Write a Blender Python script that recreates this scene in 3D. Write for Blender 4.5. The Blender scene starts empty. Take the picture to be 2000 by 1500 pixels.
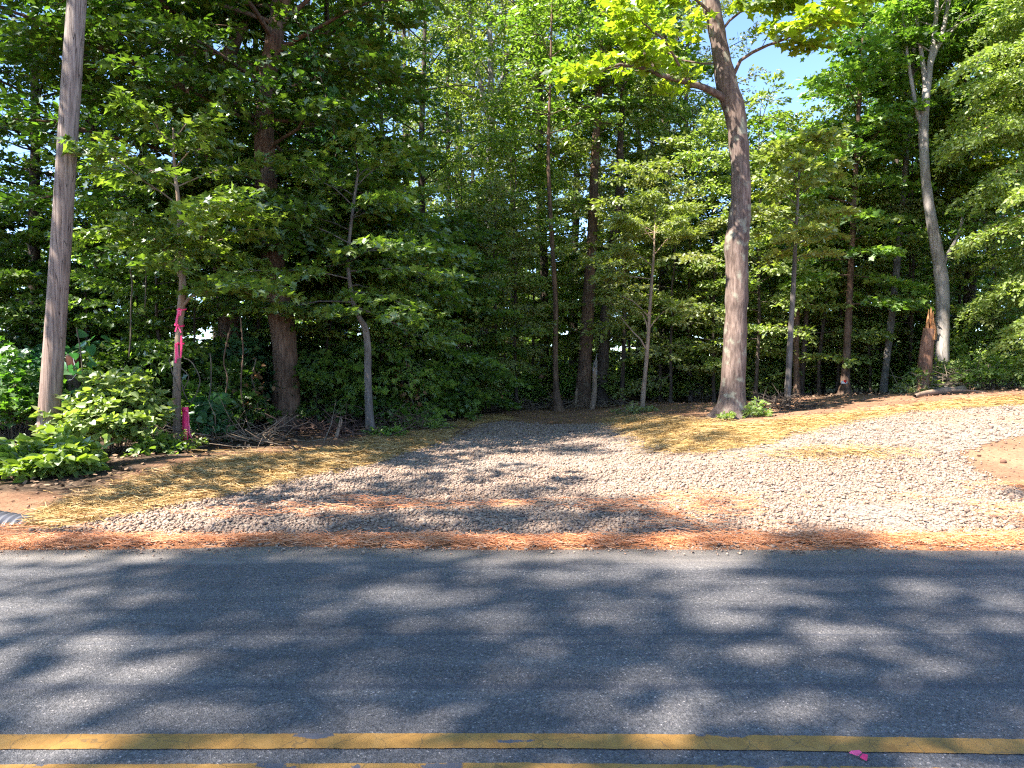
import bpy, math, random
import numpy as np
from mathutils import Vector, Euler
R = math.radians
scn = bpy.context.scene

# ------------------------------------------------------------------ camera, sky, sun, exposure
CAM_H = 1.45
PITCH = -2.05
FPX = 1400.0                      # focal length in pixels of the 2000 px wide photo
cam_d = bpy.data.cameras.new('camera')
cam_d.sensor_width = 36.0
cam_d.lens = FPX / 2000 * 36.0
cam_d.clip_end = 3000
cam = bpy.data.objects.new('camera', cam_d)
scn.collection.objects.link(cam)
cam.location = (0, 0, CAM_H)
cam.rotation_euler = (R(90 + PITCH), 0, 0)
scn.camera = cam

SUN_AZ = (-0.84, -0.54)           # horizontal direction towards the sun: left and a little behind
SUN_EL = 51.0
world = bpy.data.worlds.new('World'); scn.world = world
world.use_nodes = True
wn = world.node_tree.nodes; wl = world.node_tree.links
sky = wn.new('ShaderNodeTexSky'); sky.sky_type = 'NISHITA'; sky.sun_disc = False
sky.sun_elevation = R(SUN_EL)
sky.sun_rotation = math.atan2(SUN_AZ[0], SUN_AZ[1])
sky.air_density = 0.62; sky.dust_density = 0.03; sky.ozone_density = 2.6; sky.altitude = 800
wl.new(sky.outputs[0], wn['Background'].inputs[0])
wn['Background'].inputs[1].default_value = 0.15
sun_d = bpy.data.lights.new('sun', 'SUN'); sun_d.energy = 5.0; sun_d.angle = R(0.55)
sun_d.color = (1.0, 0.93, 0.82)
sun = bpy.data.objects.new('sun', sun_d); scn.collection.objects.link(sun)
sd = Vector((SUN_AZ[0], SUN_AZ[1], 0)).normalized() * math.cos(R(SUN_EL)) + Vector((0, 0, math.sin(R(SUN_EL))))
sun.rotation_euler = sd.to_track_quat('Z', 'Y').to_euler()
scn.view_settings.view_transform = 'Standard'; scn.view_settings.look = 'None'
scn.view_settings.exposure = 2.08; scn.view_settings.gamma = 1.0
scn.cycles.max_bounces = 7; scn.cycles.diffuse_bounces = 4; scn.cycles.transmission_bounces = 5
scn.cycles.glossy_bounces = 2; scn.cycles.transparent_max_bounces = 4
scn.cycles.sample_clamp_indirect = 4.0; scn.cycles.caustics_reflective = False; scn.cycles.caustics_refractive = False
scn.cycles.use_denoising = False
scn.cycles.filter_width = 1.2

# ------------------------------------------------------------------ pixel helpers
cp, sp = math.cos(R(PITCH)), math.sin(R(PITCH))
def ray(px, py):
    X = (px - 1000) / FPX; Z = (750 - py) / FPX
    return np.array([X, cp - sp * Z, sp + cp * Z])
def P(px, py, d):                 # the point at depth y = d seen at this pixel
    v = ray(px, py); return np.array([0, 0, CAM_H]) + v * (d / v[1])

def sstep(a, b, x):
    t = np.clip((np.asarray(x, float) - a) / (b - a), 0, 1); return t * t * (3 - 2 * t)
def vnoise(x, y, s, seed=0):      # smooth value noise
    x = np.asarray(x, float) / s; y = np.asarray(y, float) / s
    xi = np.floor(x); yi = np.floor(y); fx = x - xi; fy = y - yi
    def h(a, b):
        v = np.sin(a * 127.1 + b * 311.7 + seed * 74.7) * 43758.5453
        return v - np.floor(v)
    ux = fx * fx * (3 - 2 * fx); uy = fy * fy * (3 - 2 * fy)
    return ((h(xi, yi) * (1 - ux) + h(xi + 1, yi) * ux) * (1 - uy) + (h(xi, yi + 1) * (1 - ux) + h(xi + 1, yi + 1) * ux) * uy) - 0.5

ROAD_FAR = 5.42
def zt(x, y):
    x = np.asarray(x, float); y = np.asarray(y, float)
    A = np.interp(x, [-40, -9, -5, -3.5, -1.2, 0.8, 1.6, 3, 4.2, 6, 8, 11, 15, 30], [.1, .16, .16, .12, 0.02, 0, .08, .34, .45, .50, .77, 1.0, 1.2, 1.4])
    B = np.interp(y, [0, 5.9, 8, 11, 13, 15, 17, 20, 26, 60], [0, 0, .32, .92, .96, .86, .72, .45, .1, -0.8])
    z = A * B
    # straw bank on the left of the drive, and a low mound on the right
    z = z + 0.10 * np.exp(-(((x + 3.9) / 1.5) ** 2 + ((y - 9.2) / 0.9) ** 2))
    z = z - 0.16 * np.exp(-(((x + 6.2) / 1.6) ** 2 + ((y - 6.5) / 0.55) ** 2))
    rough = sstep(5.5, 6.5, y)
    z = z + rough * (0.05 * vnoise(x, y, 1.3, 1) + 0.02 * vnoise(x, y, .45, 2) + 0.010 * vnoise(x, y, .17, 3))
    z = z + sstep(18, 40, y) * 0.5 * vnoise(x, y, 9, 4)
    return z - 0.02 * (1 - sstep(5.35, 5.6, y)) - 0.06 * (1 - sstep(-.3, .1, y)) * (y < 0.2)
def G(px, py):                    # the ground point seen at this pixel
    v = ray(px, py); t = 2.0; o = np.array([0, 0, CAM_H])
    while t < 80:
        p = o + v * t
        if p[2] <= float(zt(p[0], p[1])): break
        t += 0.02
    return np.array([p[0], p[1], float(zt(p[0], p[1]))])
def inpoly(x, y, poly):
    x = np.asarray(x); y = np.asarray(y); c = np.zeros(x.shape, bool); n = len(poly)
    for i in range(n):
        x0, y0 = poly[i]; x1, y1 = poly[(i + 1) % n]
        if y0 == y1: continue
        k = ((y0 > y) != (y1 > y)) & (x < (x1 - x0) * (y - y0) / (y1 - y0) + x0)
        c ^= k
    return c
def wpoly(px):
    return [tuple(G(a, b)[:2]) for a, b in px]

# ------------------------------------------------------------------ materials
def new_mat(name):
    m = bpy.data.materials.new(name); m.use_nodes = True
    return m, m.node_tree.nodes, m.node_tree.links, m.node_tree.nodes['Principled BSDF']
def N(nodes, t, **kw):
    n = nodes.new('ShaderNode' + t)
    for k, v in kw.items():
        if k in n.inputs: n.inputs[k].default_value = v
        else: setattr(n, k, v)
    return n
def ramp(nodes, stops):
    r = nodes.new('ShaderNodeValToRGB'); e = r.color_ramp.elements
    while len(e) < len(stops): e.new(0.5)
    for k, (p, c) in enumerate(stops):
        e[k].position = p; e[k].color = (*c, 1) if len(c) == 3 else c
    return r
def mix(nodes, links, f, a, b, mode='MIX'):
    m = nodes.new('ShaderNodeMix'); m.data_type = 'RGBA'; m.blend_type = mode
    for sock, v in ((m.inputs[0], f), (m.inputs[6], a), (m.inputs[7], b)):
        if isinstance(v, (int, float)): sock.default_value = v
        elif isinstance(v, tuple): sock.default_value = (*v, 1)
        else: links.new(v, sock)
    return m.outputs[2]

SKYK = 1
def leaf_mat(name, cols, trans, gloss=0.18, tmix=0.46):
    """cols: dark to light leaf greens; every leaf takes its own by the 'rnd' face attribute, every tree shifts a little"""
    m = bpy.data.materials.new(name); m.use_nodes = True; n = m.node_tree.nodes; l = m.node_tree.links; n.clear()
    out = n.new('ShaderNodeOutputMaterial')
    at = N(n, 'Attribute', attribute_name='rnd')
    rp = ramp(n, [(i / (len(cols) - 1), c) for i, c in enumerate(cols)]); l.new(at.outputs['Fac'], rp.inputs[0])
    oi = n.new('ShaderNodeObjectInfo')
    hsv = N(n, 'HueSaturation'); l.new(rp.outputs[0], hsv.inputs['Color'])
    mr = N(n, 'MapRange'); mr.inputs['To Min'].default_value = 0.485; mr.inputs['To Max'].default_value = 0.51
    l.new(oi.outputs['Random'], mr.inputs['Value']); l.new(mr.outputs[0], hsv.inputs['Hue'])
    mv = N(n, 'MapRange'); mv.inputs['To Min'].default_value = 0.85; mv.inputs['To Max'].default_value = 1.2
    l.new(oi.outputs['Random'], mv.inputs['Value']); l.new(mv.outputs[0], hsv.inputs['Value'])
    d = n.new('ShaderNodeBsdfDiffuse'); l.new(hsv.outputs[0], d.inputs[0])
    t = n.new('ShaderNodeBsdfTranslucent')
    tc = mix(n, l, 1.0, hsv.outputs[0], trans, 'MULTIPLY'); l.new(tc, t.inputs[0])
    ms = n.new('ShaderNodeMixShader'); ms.inputs[0].default_value = tmix
    l.new(d.outputs[0], ms.inputs[1]); l.new(t.outputs[0], ms.inputs[2])
    g = n.new('ShaderNodeBsdfGlossy'); g.inputs['Roughness'].default_value = 0.5; g.inputs[0].default_value = (.9, .95, 1, 1)
    fr = N(n, 'LayerWeight'); fr.inputs[0].default_value = 0.25
    gm = N(n, 'Math', operation='MULTIPLY'); l.new(fr.outputs['Fresnel'], gm.inputs[0]); gm.inputs[1].default_value = gloss
    m2 = n.new('ShaderNodeMixShader'); l.new(gm.outputs[0], m2.inputs[0])
    l.new(ms.outputs[0], m2.inputs[1]); l.new(g.outputs[0], m2.inputs[2])
    l.new(m2.outputs[0], out.inputs[0])
    return m
L_MID = leaf_mat('leaf_mid', [(0.064, 0.115, 0.024), (0.116, 0.184, 0.035), (0.180, 0.247, 0.049), (0.256, 0.316, 0.068)], (1.7, 2.0, .75))
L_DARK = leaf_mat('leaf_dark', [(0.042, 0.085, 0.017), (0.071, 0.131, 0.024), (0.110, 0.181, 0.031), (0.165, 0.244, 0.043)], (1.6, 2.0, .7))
L_YEL = leaf_mat('leaf_yellow', [(.10, .16, .018), (.15, .215, .022), (.20, .26, .03), (.25, .30, .04)], (1.8, 1.9, .6), tmix=.55)
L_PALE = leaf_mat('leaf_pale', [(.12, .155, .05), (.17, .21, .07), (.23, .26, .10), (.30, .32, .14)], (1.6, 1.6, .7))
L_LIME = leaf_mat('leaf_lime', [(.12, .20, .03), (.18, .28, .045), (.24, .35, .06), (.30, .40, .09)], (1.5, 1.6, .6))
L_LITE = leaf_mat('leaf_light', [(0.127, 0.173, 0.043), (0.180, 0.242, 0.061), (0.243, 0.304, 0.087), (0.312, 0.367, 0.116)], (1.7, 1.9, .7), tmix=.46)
L_VINE = leaf_mat('leaf_vine', [(0.034, 0.101, 0.047), (0.054, 0.135, 0.054), (0.068, 0.176, 0.061), (0.108, 0.216, 0.068)], (1.3, 1.8, .9), .15, .4)
L_DEAD = leaf_mat('leaf_dead', [(.10, .05, .025), (.16, .085, .04), (.2, .12, .06), (.25, .16, .09)], (1.3, 1.0, .7), .1)

def bark_mat(name, c0, c1, c2, scale=1.0, lichen=0.0, bump=.5):
    m, n, l, b = new_mat(name)
    tc = n.new('ShaderNodeTexCoord'); mp = N(n, 'Mapping'); mp.inputs['Scale'].default_value = (14 * scale, 14 * scale, 2.4 * scale)
    l.new(tc.outputs['Object'], mp.inputs[0])
    n1 = N(n, 'TexNoise', Scale=1.6, Detail=6.0, Roughness=.65); l.new(mp.outputs[0], n1.inputs[0])
    r1 = ramp(n, [(.3, c0), (.52, c1), (.72, c2)]); l.new(n1.outputs[0], r1.inputs[0])
    n2 = N(n, 'TexNoise', Scale=2.2, Detail=4.0); l.new(tc.outputs['Object'], n2.inputs[0])
    r2 = ramp(n, [(.35, (.7, .7, .7)), (.7, (1.25, 1.2, 1.15))]); l.new(n2.outputs[0], r2.inputs[0])
    col = mix(n, l, 1.0, r1.outputs[0], r2.outputs[0], 'MULTIPLY')
    if lichen:
        n3 = N(n, 'TexNoise', Scale=5.0, Detail=5.0); l.new(tc.outputs['Object'], n3.inputs[0])
        r3 = ramp(n, [(.56, (0, 0, 0)), (.66, (lichen,) * 3)]); l.new(n3.outputs[0], r3.inputs[0])
        col = mix(n, l, r3.outputs[0], col, (.30, .31, .24))
    l.new(col, b.inputs['Base Color']); b.inputs['Roughness'].default_value = .9
    b.inputs['Specular IOR Level'].default_value = .2
    bm_ = N(n, 'Bump', Strength=bump, Distance=.03); l.new(n1.outputs[0], bm_.inputs['Height']); l.new(bm_.outputs[0], b.inputs['Normal'])
    return m
B_MAIN = bark_mat('bark_lichened', (.055, .038, .032), (.15, .11, .095), (.26, .20, .175), 1.0, .55, .6)
B_BROWN = bark_mat('bark_brown', (.05, .030, .020), (.13, .085, .06), (.22, .15, .11), 1.0, 0, .7)
B_GREY = bark_mat('bark_grey', (.14, .125, .12), (.29, .265, .25), (.42, .39, .37), .8, .2, .4)
B_DULL = bark_mat('bark_dull_grey', (.06, .055, .05), (.14, .125, .115), (.22, .20, .185), .8, .1, .4)
B_DARK = bark_mat('bark_dark', (.03, .022, .018), (.07, .055, .045), (.13, .10, .085), 1.0, .1, .5)
B_RED = bark_mat('bark_reddish', (.045, .028, .020), (.11, .07, .05), (.19, .13, .10), 1.0, .1, .6)
B_PALE = bark_mat('bark_pale', (.16, .11, .08), (.26, .19, .14), (.34, .26, .20), 1.4, 0, .3)
B_TWIG = bark_mat('bark_twig', (.12, .09, .07), (.2, .16, .12), (.3, .24, .19), 2, 0, .2)
B_DUSK = bark_mat('bark_dead_twigs', (.05, .032, .026), (.10, .065, .055), (.17, .12, .10), 2, 0, .2)
B_VINE = bark_mat('vine_bark', (.05, .04, .03), (.11, .09, .07), (.17, .15, .12), 2, 0, .2)
B_SPLIT = bark_mat('split_wood', (.22, .09, .035), (.42, .20, .09), (.55, .32, .17), 1.5, 0, .8)

def pole_mat():
    m, n, l, b = new_mat('weathered_pole_wood')
    tc = n.new('ShaderNodeTexCoord'); mp = N(n, 'Mapping'); mp.inputs['Scale'].default_value = (26, 26, .9)
    l.new(tc.outputs['Object'], mp.inputs[0])
    n1 = N(n, 'TexNoise', Scale=1.5, Detail=8.0, Roughness=.7); l.new(mp.outputs[0], n1.inputs[0])
    r1 = ramp(n, [(.30, (.07, .055, .048)), (.42, (.16, .13, .115)), (.55, (.27, .225, .20)), (.75, (.40, .35, .31))]); l.new(n1.outputs[0], r1.inputs[0])
    mp2 = N(n, 'Mapping'); mp2.inputs['Scale'].default_value = (9, 9, .35); l.new(tc.outputs['Object'], mp2.inputs[0])
    n2 = N(n, 'TexNoise', Scale=1.3, Detail=2.0); l.new(mp2.outputs[0], n2.inputs[0])
    r2 = ramp(n, [(.44, (0, 0, 0)), (.482, (.0, .0, .0)), (.492, (1, 1, 1)), (.502, (0, 0, 0))]); l.new(n2.outputs[0], r2.inputs[0])
    r2.color_ramp.interpolation = 'LINEAR'
    col = mix(n, l, r2.outputs[0], r1.outputs[0], (.035, .022, .018))
    # lower part redder and stained, the top greyer
    sx = n.new('ShaderNodeSeparateXYZ'); l.new(tc.outputs['Object'], sx.inputs[0])
    r4 = ramp(n, [(0, (1.05, .86, .78)), (.35, (1.08, .97, .92)), (.75, (.98, 1.0, 1.04))])
    mm = N(n, 'Math', operation='MULTIPLY'); mm.inputs[1].default_value = .13; l.new(sx.outputs[2], mm.inputs[0]); l.new(mm.outputs[0], r4.inputs[0])
    col = mix(n, l, 1.0, col, r4.outputs[0], 'MULTIPLY')
    l.new(col, b.inputs['Base Color']); b.inputs['Roughness'].default_value = .85; b.inputs['Specular IOR Level'].default_value = .2
    ad = N(n, 'Math', operation='SUBTRACT'); l.new(n1.outputs[0], ad.inputs[0]); l.new(r2.outputs[0], ad.inputs[1])
    bp = N(n, 'Bump', Strength=.5, Distance=.02); l.new(ad.outputs[0], bp.inputs['Height']); l.new(bp.outputs[0], b.inputs['Normal'])
    return m
M_POLE = pole_mat()
def plain(name, col, rough=.6, var=.25, scale=20, spec=.3):
    m, n, l, b = new_mat(name)
    tc = n.new('ShaderNodeTexCoord'); nn = N(n, 'TexNoise', Scale=float(scale), Detail=4.0); l.new(tc.outputs['Object'], nn.inputs[0])
    a = tuple(c * (1 - var) for c in col); c2 = tuple(min(1, c * (1 + var)) for c in col)
    r = ramp(n, [(.3, a), (.7, c2)]); l.new(nn.outputs[0], r.inputs[0]); l.new(r.outputs[0], b.inputs['Base Color'])
    b.inputs['Roughness'].default_value = rough; b.inputs['Specular IOR Level'].default_value = spec
    return m
M_PINK = plain('pink_flagging', (.95, .035, .16), .45, .12, 30, .5)
M_PINK2 = plain('pale_pink_flagging', (.95, .10, .25), .4, .1, 30, .5)
M_WHITE = plain('sign_white', (.75, .74, .74), .5, .05)
M_REDP = plain('sign_red', (.75, .03, .02), .5, .05)
M_BLACKP = plain('sign_black', (.03, .03, .03), .5, .05)
M_PIPE = plain('black_plastic_pipe', (.10, .10, .115), .35, .3, 12, .5)
M_STEEL = plain('galvanised_wire', (.35, .36, .38), .4, .2)

def rnd_ramp_mat(name, cols, rough=.85, noise=0.0):
    m, n, l, b = new_mat(name)
    at = N(n, 'Attribute', attribute_name='rnd')
    rp = ramp(n, [(i / (len(cols) - 1), c) for i, c in enumerate(cols)]); l.new(at.outputs['Fac'], rp.inputs[0])
    l.new(rp.outputs[0], b.inputs['Base Color'])
    b.inputs['Roughness'].default_value = rough; b.inputs['Specular IOR Level'].default_value = .25
    return m
M_STONE = rnd_ramp_mat('limestone_chips', [(0.128, 0.092, 0.076), (0.244, 0.167, 0.126), (0.319, 0.227, 0.167), (0.288, 0.216, 0.171), (0.385, 0.285, 0.211), (0.288, 0.156, 0.096)])
M_STRAW = rnd_ramp_mat('straw', [(0.202, 0.115, 0.041), (0.336, 0.205, 0.068), (0.417, 0.269, 0.102), (0.471, 0.346, 0.190)], .6)
M_NEEDLE = rnd_ramp_mat('pine_needles', [(0.281, 0.086, 0.031), (0.468, 0.166, 0.062), (0.580, 0.241, 0.103), (0.562, 0.320, 0.197)], .7)
M_LITTER = rnd_ramp_mat('leaf_litter', [(.06, .035, .022), (.12, .07, .045), (.20, .13, .085), (.32, .22, .15)], .9)
M_CLOD = rnd_ramp_mat('soil_clods', [(0.136, 0.070, 0.047), (0.218, 0.122, 0.081), (0.272, 0.166, 0.112)], .95)

# ------------------------------------------------------------------ mesh helpers
COL = scn.collection
def np_mesh(name, V, F, rnd=None, mat=None, smooth=False):
    """V (n,3); F (m,k) constant polygon size"""
    me = bpy.data.meshes.new(name); V = np.ascontiguousarray(V, np.float32); F = np.ascontiguousarray(F, np.int32)
    m, k = F.shape
    me.vertices.add(len(V)); me.vertices.foreach_set('co', V.ravel())
    me.loops.add(m * k); me.loops.foreach_set('vertex_index', F.ravel())
    me.polygons.add(m); me.polygons.foreach_set('loop_start', np.arange(0, m * k, k, dtype=np.int32))
    try: me.polygons.foreach_set('loop_total', np.full(m, k, np.int32))
    except Exception: pass
    if smooth: me.polygons.foreach_set('use_smooth', np.ones(m, bool))
    if rnd is not None:
        a = me.attributes.new('rnd', 'FLOAT', 'FACE'); a.data.foreach_set('value', np.ascontiguousarray(rnd, np.float32))
    if mat: me.materials.append(mat)
    me.update(calc_edges=True)
    return me
def link(name, data, parent=None, loc=None, rot=None, scale=None):
    o = bpy.data.objects.new(name, data); COL.objects.link(o)
    if parent: o.parent = parent
    if loc is not None: o.location = loc
    if rot is not None: o.rotation_euler = rot
    if scale is not None: o.scale = scale
    return o
def tag(o, label=None, cat=None, group=None, kind=None):
    if label: o['label'] = label
    if cat: o['category'] = cat
    if group: o['group'] = group
    if kind: o['kind'] = kind
    return o

class MB:
    """collects quads of tubes and boxes as one mesh"""
    def __init__(s): s.V = []; s.F = []; s.n = 0
    def add(s, V, F):
        s.V.append(np.asarray(V, float)); s.F.append(np.asarray(F, int) + s.n); s.n += len(V)
    def tube(s, pts, rad, sides=6, lobes=None, cap=True):
        pts = np.asarray(pts, float); k = len(pts); rad = np.broadcast_to(np.asarray(rad, float), (k,))
        T = np.gradient(pts, axis=0); T /= np.linalg.norm(T, axis=1)[:, None] + 1e-9
        up = np.array([0, 0, 1.]) if abs(T[0][2]) < .8 else np.array([1., 0, 0])
        V = []
        a = np.arange(sides) / sides * 2 * np.pi
        for i in range(k):
            u = np.cross(up, T[i]); u /= np.linalg.norm(u) + 1e-9; w = np.cross(T[i], u)
            r = rad[i] * np.ones(sides)
            if lobes is not None: r = r * (1 + lobes[i] * (0.5 + 0.5 * np.cos(a * 5 + 1.0)) + .5 * lobes[i] * np.cos(a * 3))
            V.append(pts[i] + np.outer(np.cos(a) * r, u) + np.outer(np.sin(a) * r, w))
        V = np.concatenate(V); F = []
        j = np.arange(sides); j2 = (j + 1) % sides
        for i in range(k - 1):
            F.append(np.stack([i * sides + j, i * sides + j2, (i + 1) * sides + j2, (i + 1) * sides + j], 1))
        F = np.concatenate(F)
        if cap:
            c = len(V); V = np.vstack([V, pts[-1]]); b = (k - 1) * sides
            # cap as degenerate-free quads in pairs
            if sides % 2 == 0:
                jj = np.arange(0, sides, 2)
                F = np.vstack([F, np.stack([b + jj, b + jj + 1, b + (jj + 2) % sides, np.full(len(jj), c)], 1)])
        s.add(V, F)
    def box(s, c, size, rot=None):
        c = np.array(c); h = np.array(size) / 2
        V = np.array([[x, y, z] for x in (-1, 1) for y in (-1, 1) for z in (-1, 1)]) * h
        if rot is not None: V = V @ np.array(Euler(rot).to_matrix()).T
        s.add(V + c, [[0, 1, 3, 2], [4, 6, 7, 5], [0, 4, 5, 1], [2, 3, 7, 6], [0, 2, 6, 4], [1, 5, 7, 3]])
    def mesh(s, name, mat, smooth=True):
        return np_mesh(name, np.concatenate(s.V), np.concatenate(s.F), mat=mat, smooth=smooth)

# leaf templates: vertices along x, faces of equal size
def half(pts):                    # mirrored halves folded on the midrib
    top = [(x, y, .10 * abs(y)) for x, y in pts]
    base, tip = (0, 0, 0), (1, 0, -.10)
    V = [base] + top + [tip] + [(x, -y, z) for x, y, z in reversed(top)]
    k = len(pts); F = [list(range(0, k + 2)), [0] + list(range(k + 1, 2 * k + 2))]
    return np.array(V, float), np.array(F)
T_OVAL = half([(.25, .24), (.65, .22)])
T_MAPLE = half([(-.10, .30), (.22, .22), (.42, .52), (.58, .20)])
T_NARROW = half([(.4, .13)])
T_HEART = half([(-.08, .28), (.25, .42), (.65, .28)])
def leaf_mesh(name, C, D, size, tpl, mat, rng, up=1.0, spread=.55, rnd=None, sun=0):
    """C centres, D heading of each leaf, size each"""
    n = len(C); TV, TF = tpl
    nn = rng.normal(0, spread, (n, 3)); nn[:, 2] += up
    nn /= np.linalg.norm(nn, axis=1)[:, None]
    t = D - nn * np.sum(D * nn, 1)[:, None]; t /= np.linalg.norm(t, axis=1)[:, None] + 1e-9
    b = np.cross(nn, t)
    s = size[:, None, None]
    V = C[:, None, :] + s * (TV[None, :, 0:1] * t[:, None, :] + TV[None, :, 1:2] * b[:, None, :] + TV[None, :, 2:3] * nn[:, None, :])
    k = len(TV); F = TF[None] + (np.arange(n) * k)[:, None, None]
    r = rng.random(n) if rnd is None else np.clip(rnd + rng.normal(0, .18, n), 0, 1)
    return np_mesh(name, V.reshape(-1, 3), F.reshape(-1, TF.shape[1]), np.repeat(r, len(TF)), mat)

class Tree:
    """skeleton of trunk, limbs, side branches and leaf sprays, in coordinates relative to its base"""
    def __init__(s, seed): s.rng = np.random.default_rng(seed); s.mb = MB(); s.sp = []
    def trunk(s, pts, rad, sides=12, flare=.0):
        pts = np.asarray(pts, float); rad = np.asarray(rad, float)
        # refine
        tt = np.linspace(0, len(pts) - 1, (len(pts) - 1) * 4 + 1); i = np.arange(len(pts))
        q = np.stack([np.interp(tt, i, pts[:, c]) for c in range(3)], 1); r = np.interp(tt, i, rad)
        for _ in range(2): q[1:-1] = (q[:-2] + 2 * q[1:-1] + q[2:]) / 4; r[1:-1] = (r[:-2] + 2 * r[1:-1] + r[2:]) / 4
        h = q[:, 2] - q[0, 2]
        r = r * (1 + flare * np.exp(-h / .18)) * (1 + .04 * s.rng.normal(0, 1, len(r)))
        s.mb.tube(q, r, sides, lobes=.55 * flare * np.exp(-h / .25) + .03)
        s.tp = q; s.tr = r
    def spray(s, c, d, r, tone=.5): s.sp.append((c, d, r, tone))
    def limb(s, path, r0, nsub=7, sublen=.38, spray_r=.5, start=.25, tone=.5, leafy=1.0, droop=.15, r1=None, sides=6):
        path = np.asarray(path, float); rng = s.rng
        L = np.sum(np.linalg.norm(np.diff(path, axis=0), axis=1)); k = len(path)
        s.mb.tube(path, np.linspace(r0, r1 if r1 else max(.006, r0 * .2), k), sides, cap=False)
        for j in range(nsub):
            t = start + (1 - start) * (j + rng.random() * .7) / nsub; t = min(t, .99)
            f = t * (k - 1); i = int(f); p = path[i] * (1 - (f - i)) + path[min(i + 1, k - 1)] * (f - i)
            d = path[min(i + 1, k - 1)] - path[max(i - 0, 0)]; d = d / (np.linalg.norm(d) + 1e-9)
            a = (1 if j % 2 else -1) * R(rng.uniform(30, 70)); ca, sa = math.cos(a), math.sin(a)
            d2 = np.array([d[0] * ca - d[1] * sa, d[0] * sa + d[1] * ca, d[2] * .5 + rng.uniform(-.12, .22)]); d2 /= np.linalg.norm(d2)
            sl = L * sublen * (1.15 - .6 * t) * rng.uniform(.7, 1.2)
            m = 4; u = np.linspace(0, 1, m)[:, None]
            q = p + d2 * sl * u + np.array([0, 0, -droop * sl]) * u ** 2 + rng.normal(0, .02 * sl, (m, 3)) * u
            s.mb.tube(q, np.linspace(max(r0 * .3 * (1.1 - t), .006), .004, m), 3, cap=False)
            ns = max(1, int(round(sl / (spray_r * .6))))
            for e in range(ns):
                if rng.random() > leafy: continue
                v = (e + .6) / ns; qq = p + d2 * sl * v + np.array([0, 0, -droop * sl]) * v * v
                az = rng.uniform(-.9, .9); cz, sz = math.cos(az), math.sin(az)
                s.spray(qq, np.array([d2[0] * cz - d2[1] * sz, d2[0] * sz + d2[1] * cz, d2[2] * .4 - .05]), spray_r * rng.uniform(.7, 1.25), tone + rng.uniform(-.18, .18))
        for e in range(2):
            if leafy > 0: s.spray(path[-1 - e], (path[-1] - path[-2]) / (np.linalg.norm(path[-1] - path[-2]) + 1e-9), spray_r, tone)
    def auto(s, h0, Rad, n, prof=None, elev=(5, 55), nsub=7, spray_r=.5, tone=.5, lean=(0, 0), azr=None, leafy=1.0, droop=.15, r_k=.42, h1=None, sublen=.38):
        rng = s.rng; tp, tr = s.tp, s.tr; H = tp[-1, 2] - tp[0, 2] if h1 is None else h1; az = rng.uniform(0, 6.28)
        for i in range(n):
            t = (i + rng.random()) / n; h = h0 + (H - h0) * t
            k = int(np.argmin(np.abs(tp[:, 2] - tp[0, 2] - h))); k = min(k, len(tp) - 2)
            az += 2.4 + rng.normal(0, .35)
            a = az if azr is None else R(rng.uniform(*azr))
            w = prof(t) if prof else (math.sin(math.pi * (t * .8 + .14)) ** .7)
            L = Rad * w * rng.uniform(.75, 1.15)
            if L < .25: L = .25
            e = R(elev[0] + (elev[1] - elev[0]) * t + rng.normal(0, 8))
            d = np.array([math.cos(a) + lean[0], math.sin(a) + lean[1], 0]); d /= np.linalg.norm(d)
            m = 6; u = np.linspace(0, 1, m)
            x = L * u * math.cos(e); z = L * (u * math.sin(e) - droop * u * u)
            q = tp[k] + np.outer(x, d) + np.outer(z, [0, 0, 1]); q += rng.normal(0, .025 * L, (m, 3)) * u[:, None]
            q[0] = tp[k]
            s.limb(q, max(.010, min(tr[k] * r_k, L * .016)), nsub, sublen, spray_r, .22, tone, leafy, droop, sides=5)
    def leaves(s, name, mat, tpl, size, per=24, flat=.07, up=1.0, spread=.5, hang=0.25, jitter=.3):
        rng = s.rng; n = len(s.sp)
        C = np.array([a[0] for a in s.sp]); D = np.array([a[1] for a in s.sp]); r = np.array([a[2] for a in s.sp]); tn = np.array([a[3] for a in s.sp])
        D /= np.linalg.norm(D, axis=1)[:, None] + 1e-9
        S = np.cross(D, [0, 0, 1.]); S /= np.linalg.norm(S, axis=1)[:, None] + 1e-9
        C = np.repeat(C, per, 0); D = np.repeat(D, per, 0); S = np.repeat(S, per, 0); r = np.repeat(r, per); tn = np.repeat(tn, per)
        m = n * per
        u = rng.uniform(-.25, 1, m); v = rng.uniform(-1, 1, m) * (.62 - .35 * np.abs(u)); w = rng.normal(0, flat, m)
        pos = C + (r * u)[:, None] * D + (r * v)[:, None] * S
        pos[:, 2] += r * (w - hang * u * u - hang * .5 * v * v)
        head = D + S * (v * 1.6)[:, None] + rng.normal(0, .35, (m, 3)); head[:, 2] -= hang * .8
        sz = size * rng.uniform(1 - jitter, 1 + jitter, m)
        return leaf_mesh(name, pos, head, sz, tpl, mat, rng, up, spread, rnd=tn)

def make_tree(name, base, tree, tmat, crown, label=None, cat='tree', group=None, rot=0, scale=1):
    root = link(name, None, loc=base, rot=(0, 0, rot)); root.empty_display_size = .3
    if scale != 1: root.scale = (scale,) * 3
    link('trunk', tree.mb.mesh('trunk', tmat), root)
    if crown: link('crown', crown, root)
    tag(root, label, cat, group)
    return root
def px_path(pts, d, base=None):
    """[(px, py, width px)] on the plane at depth d -> points relative to base, radii"""
    q = np.array([P(a[0], a[1], d + (a[3] if len(a) > 3 else 0)) for a in pts]); r = np.array([a[2] * .5 / FPX * d for a in pts])
    if base is None: base = q[0].copy()
    return q - base, r, base
def ground_base(px, d):
    x = (px - 1000) / FPX * d; return np.array([x, d, float(zt(x, d))])

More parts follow.
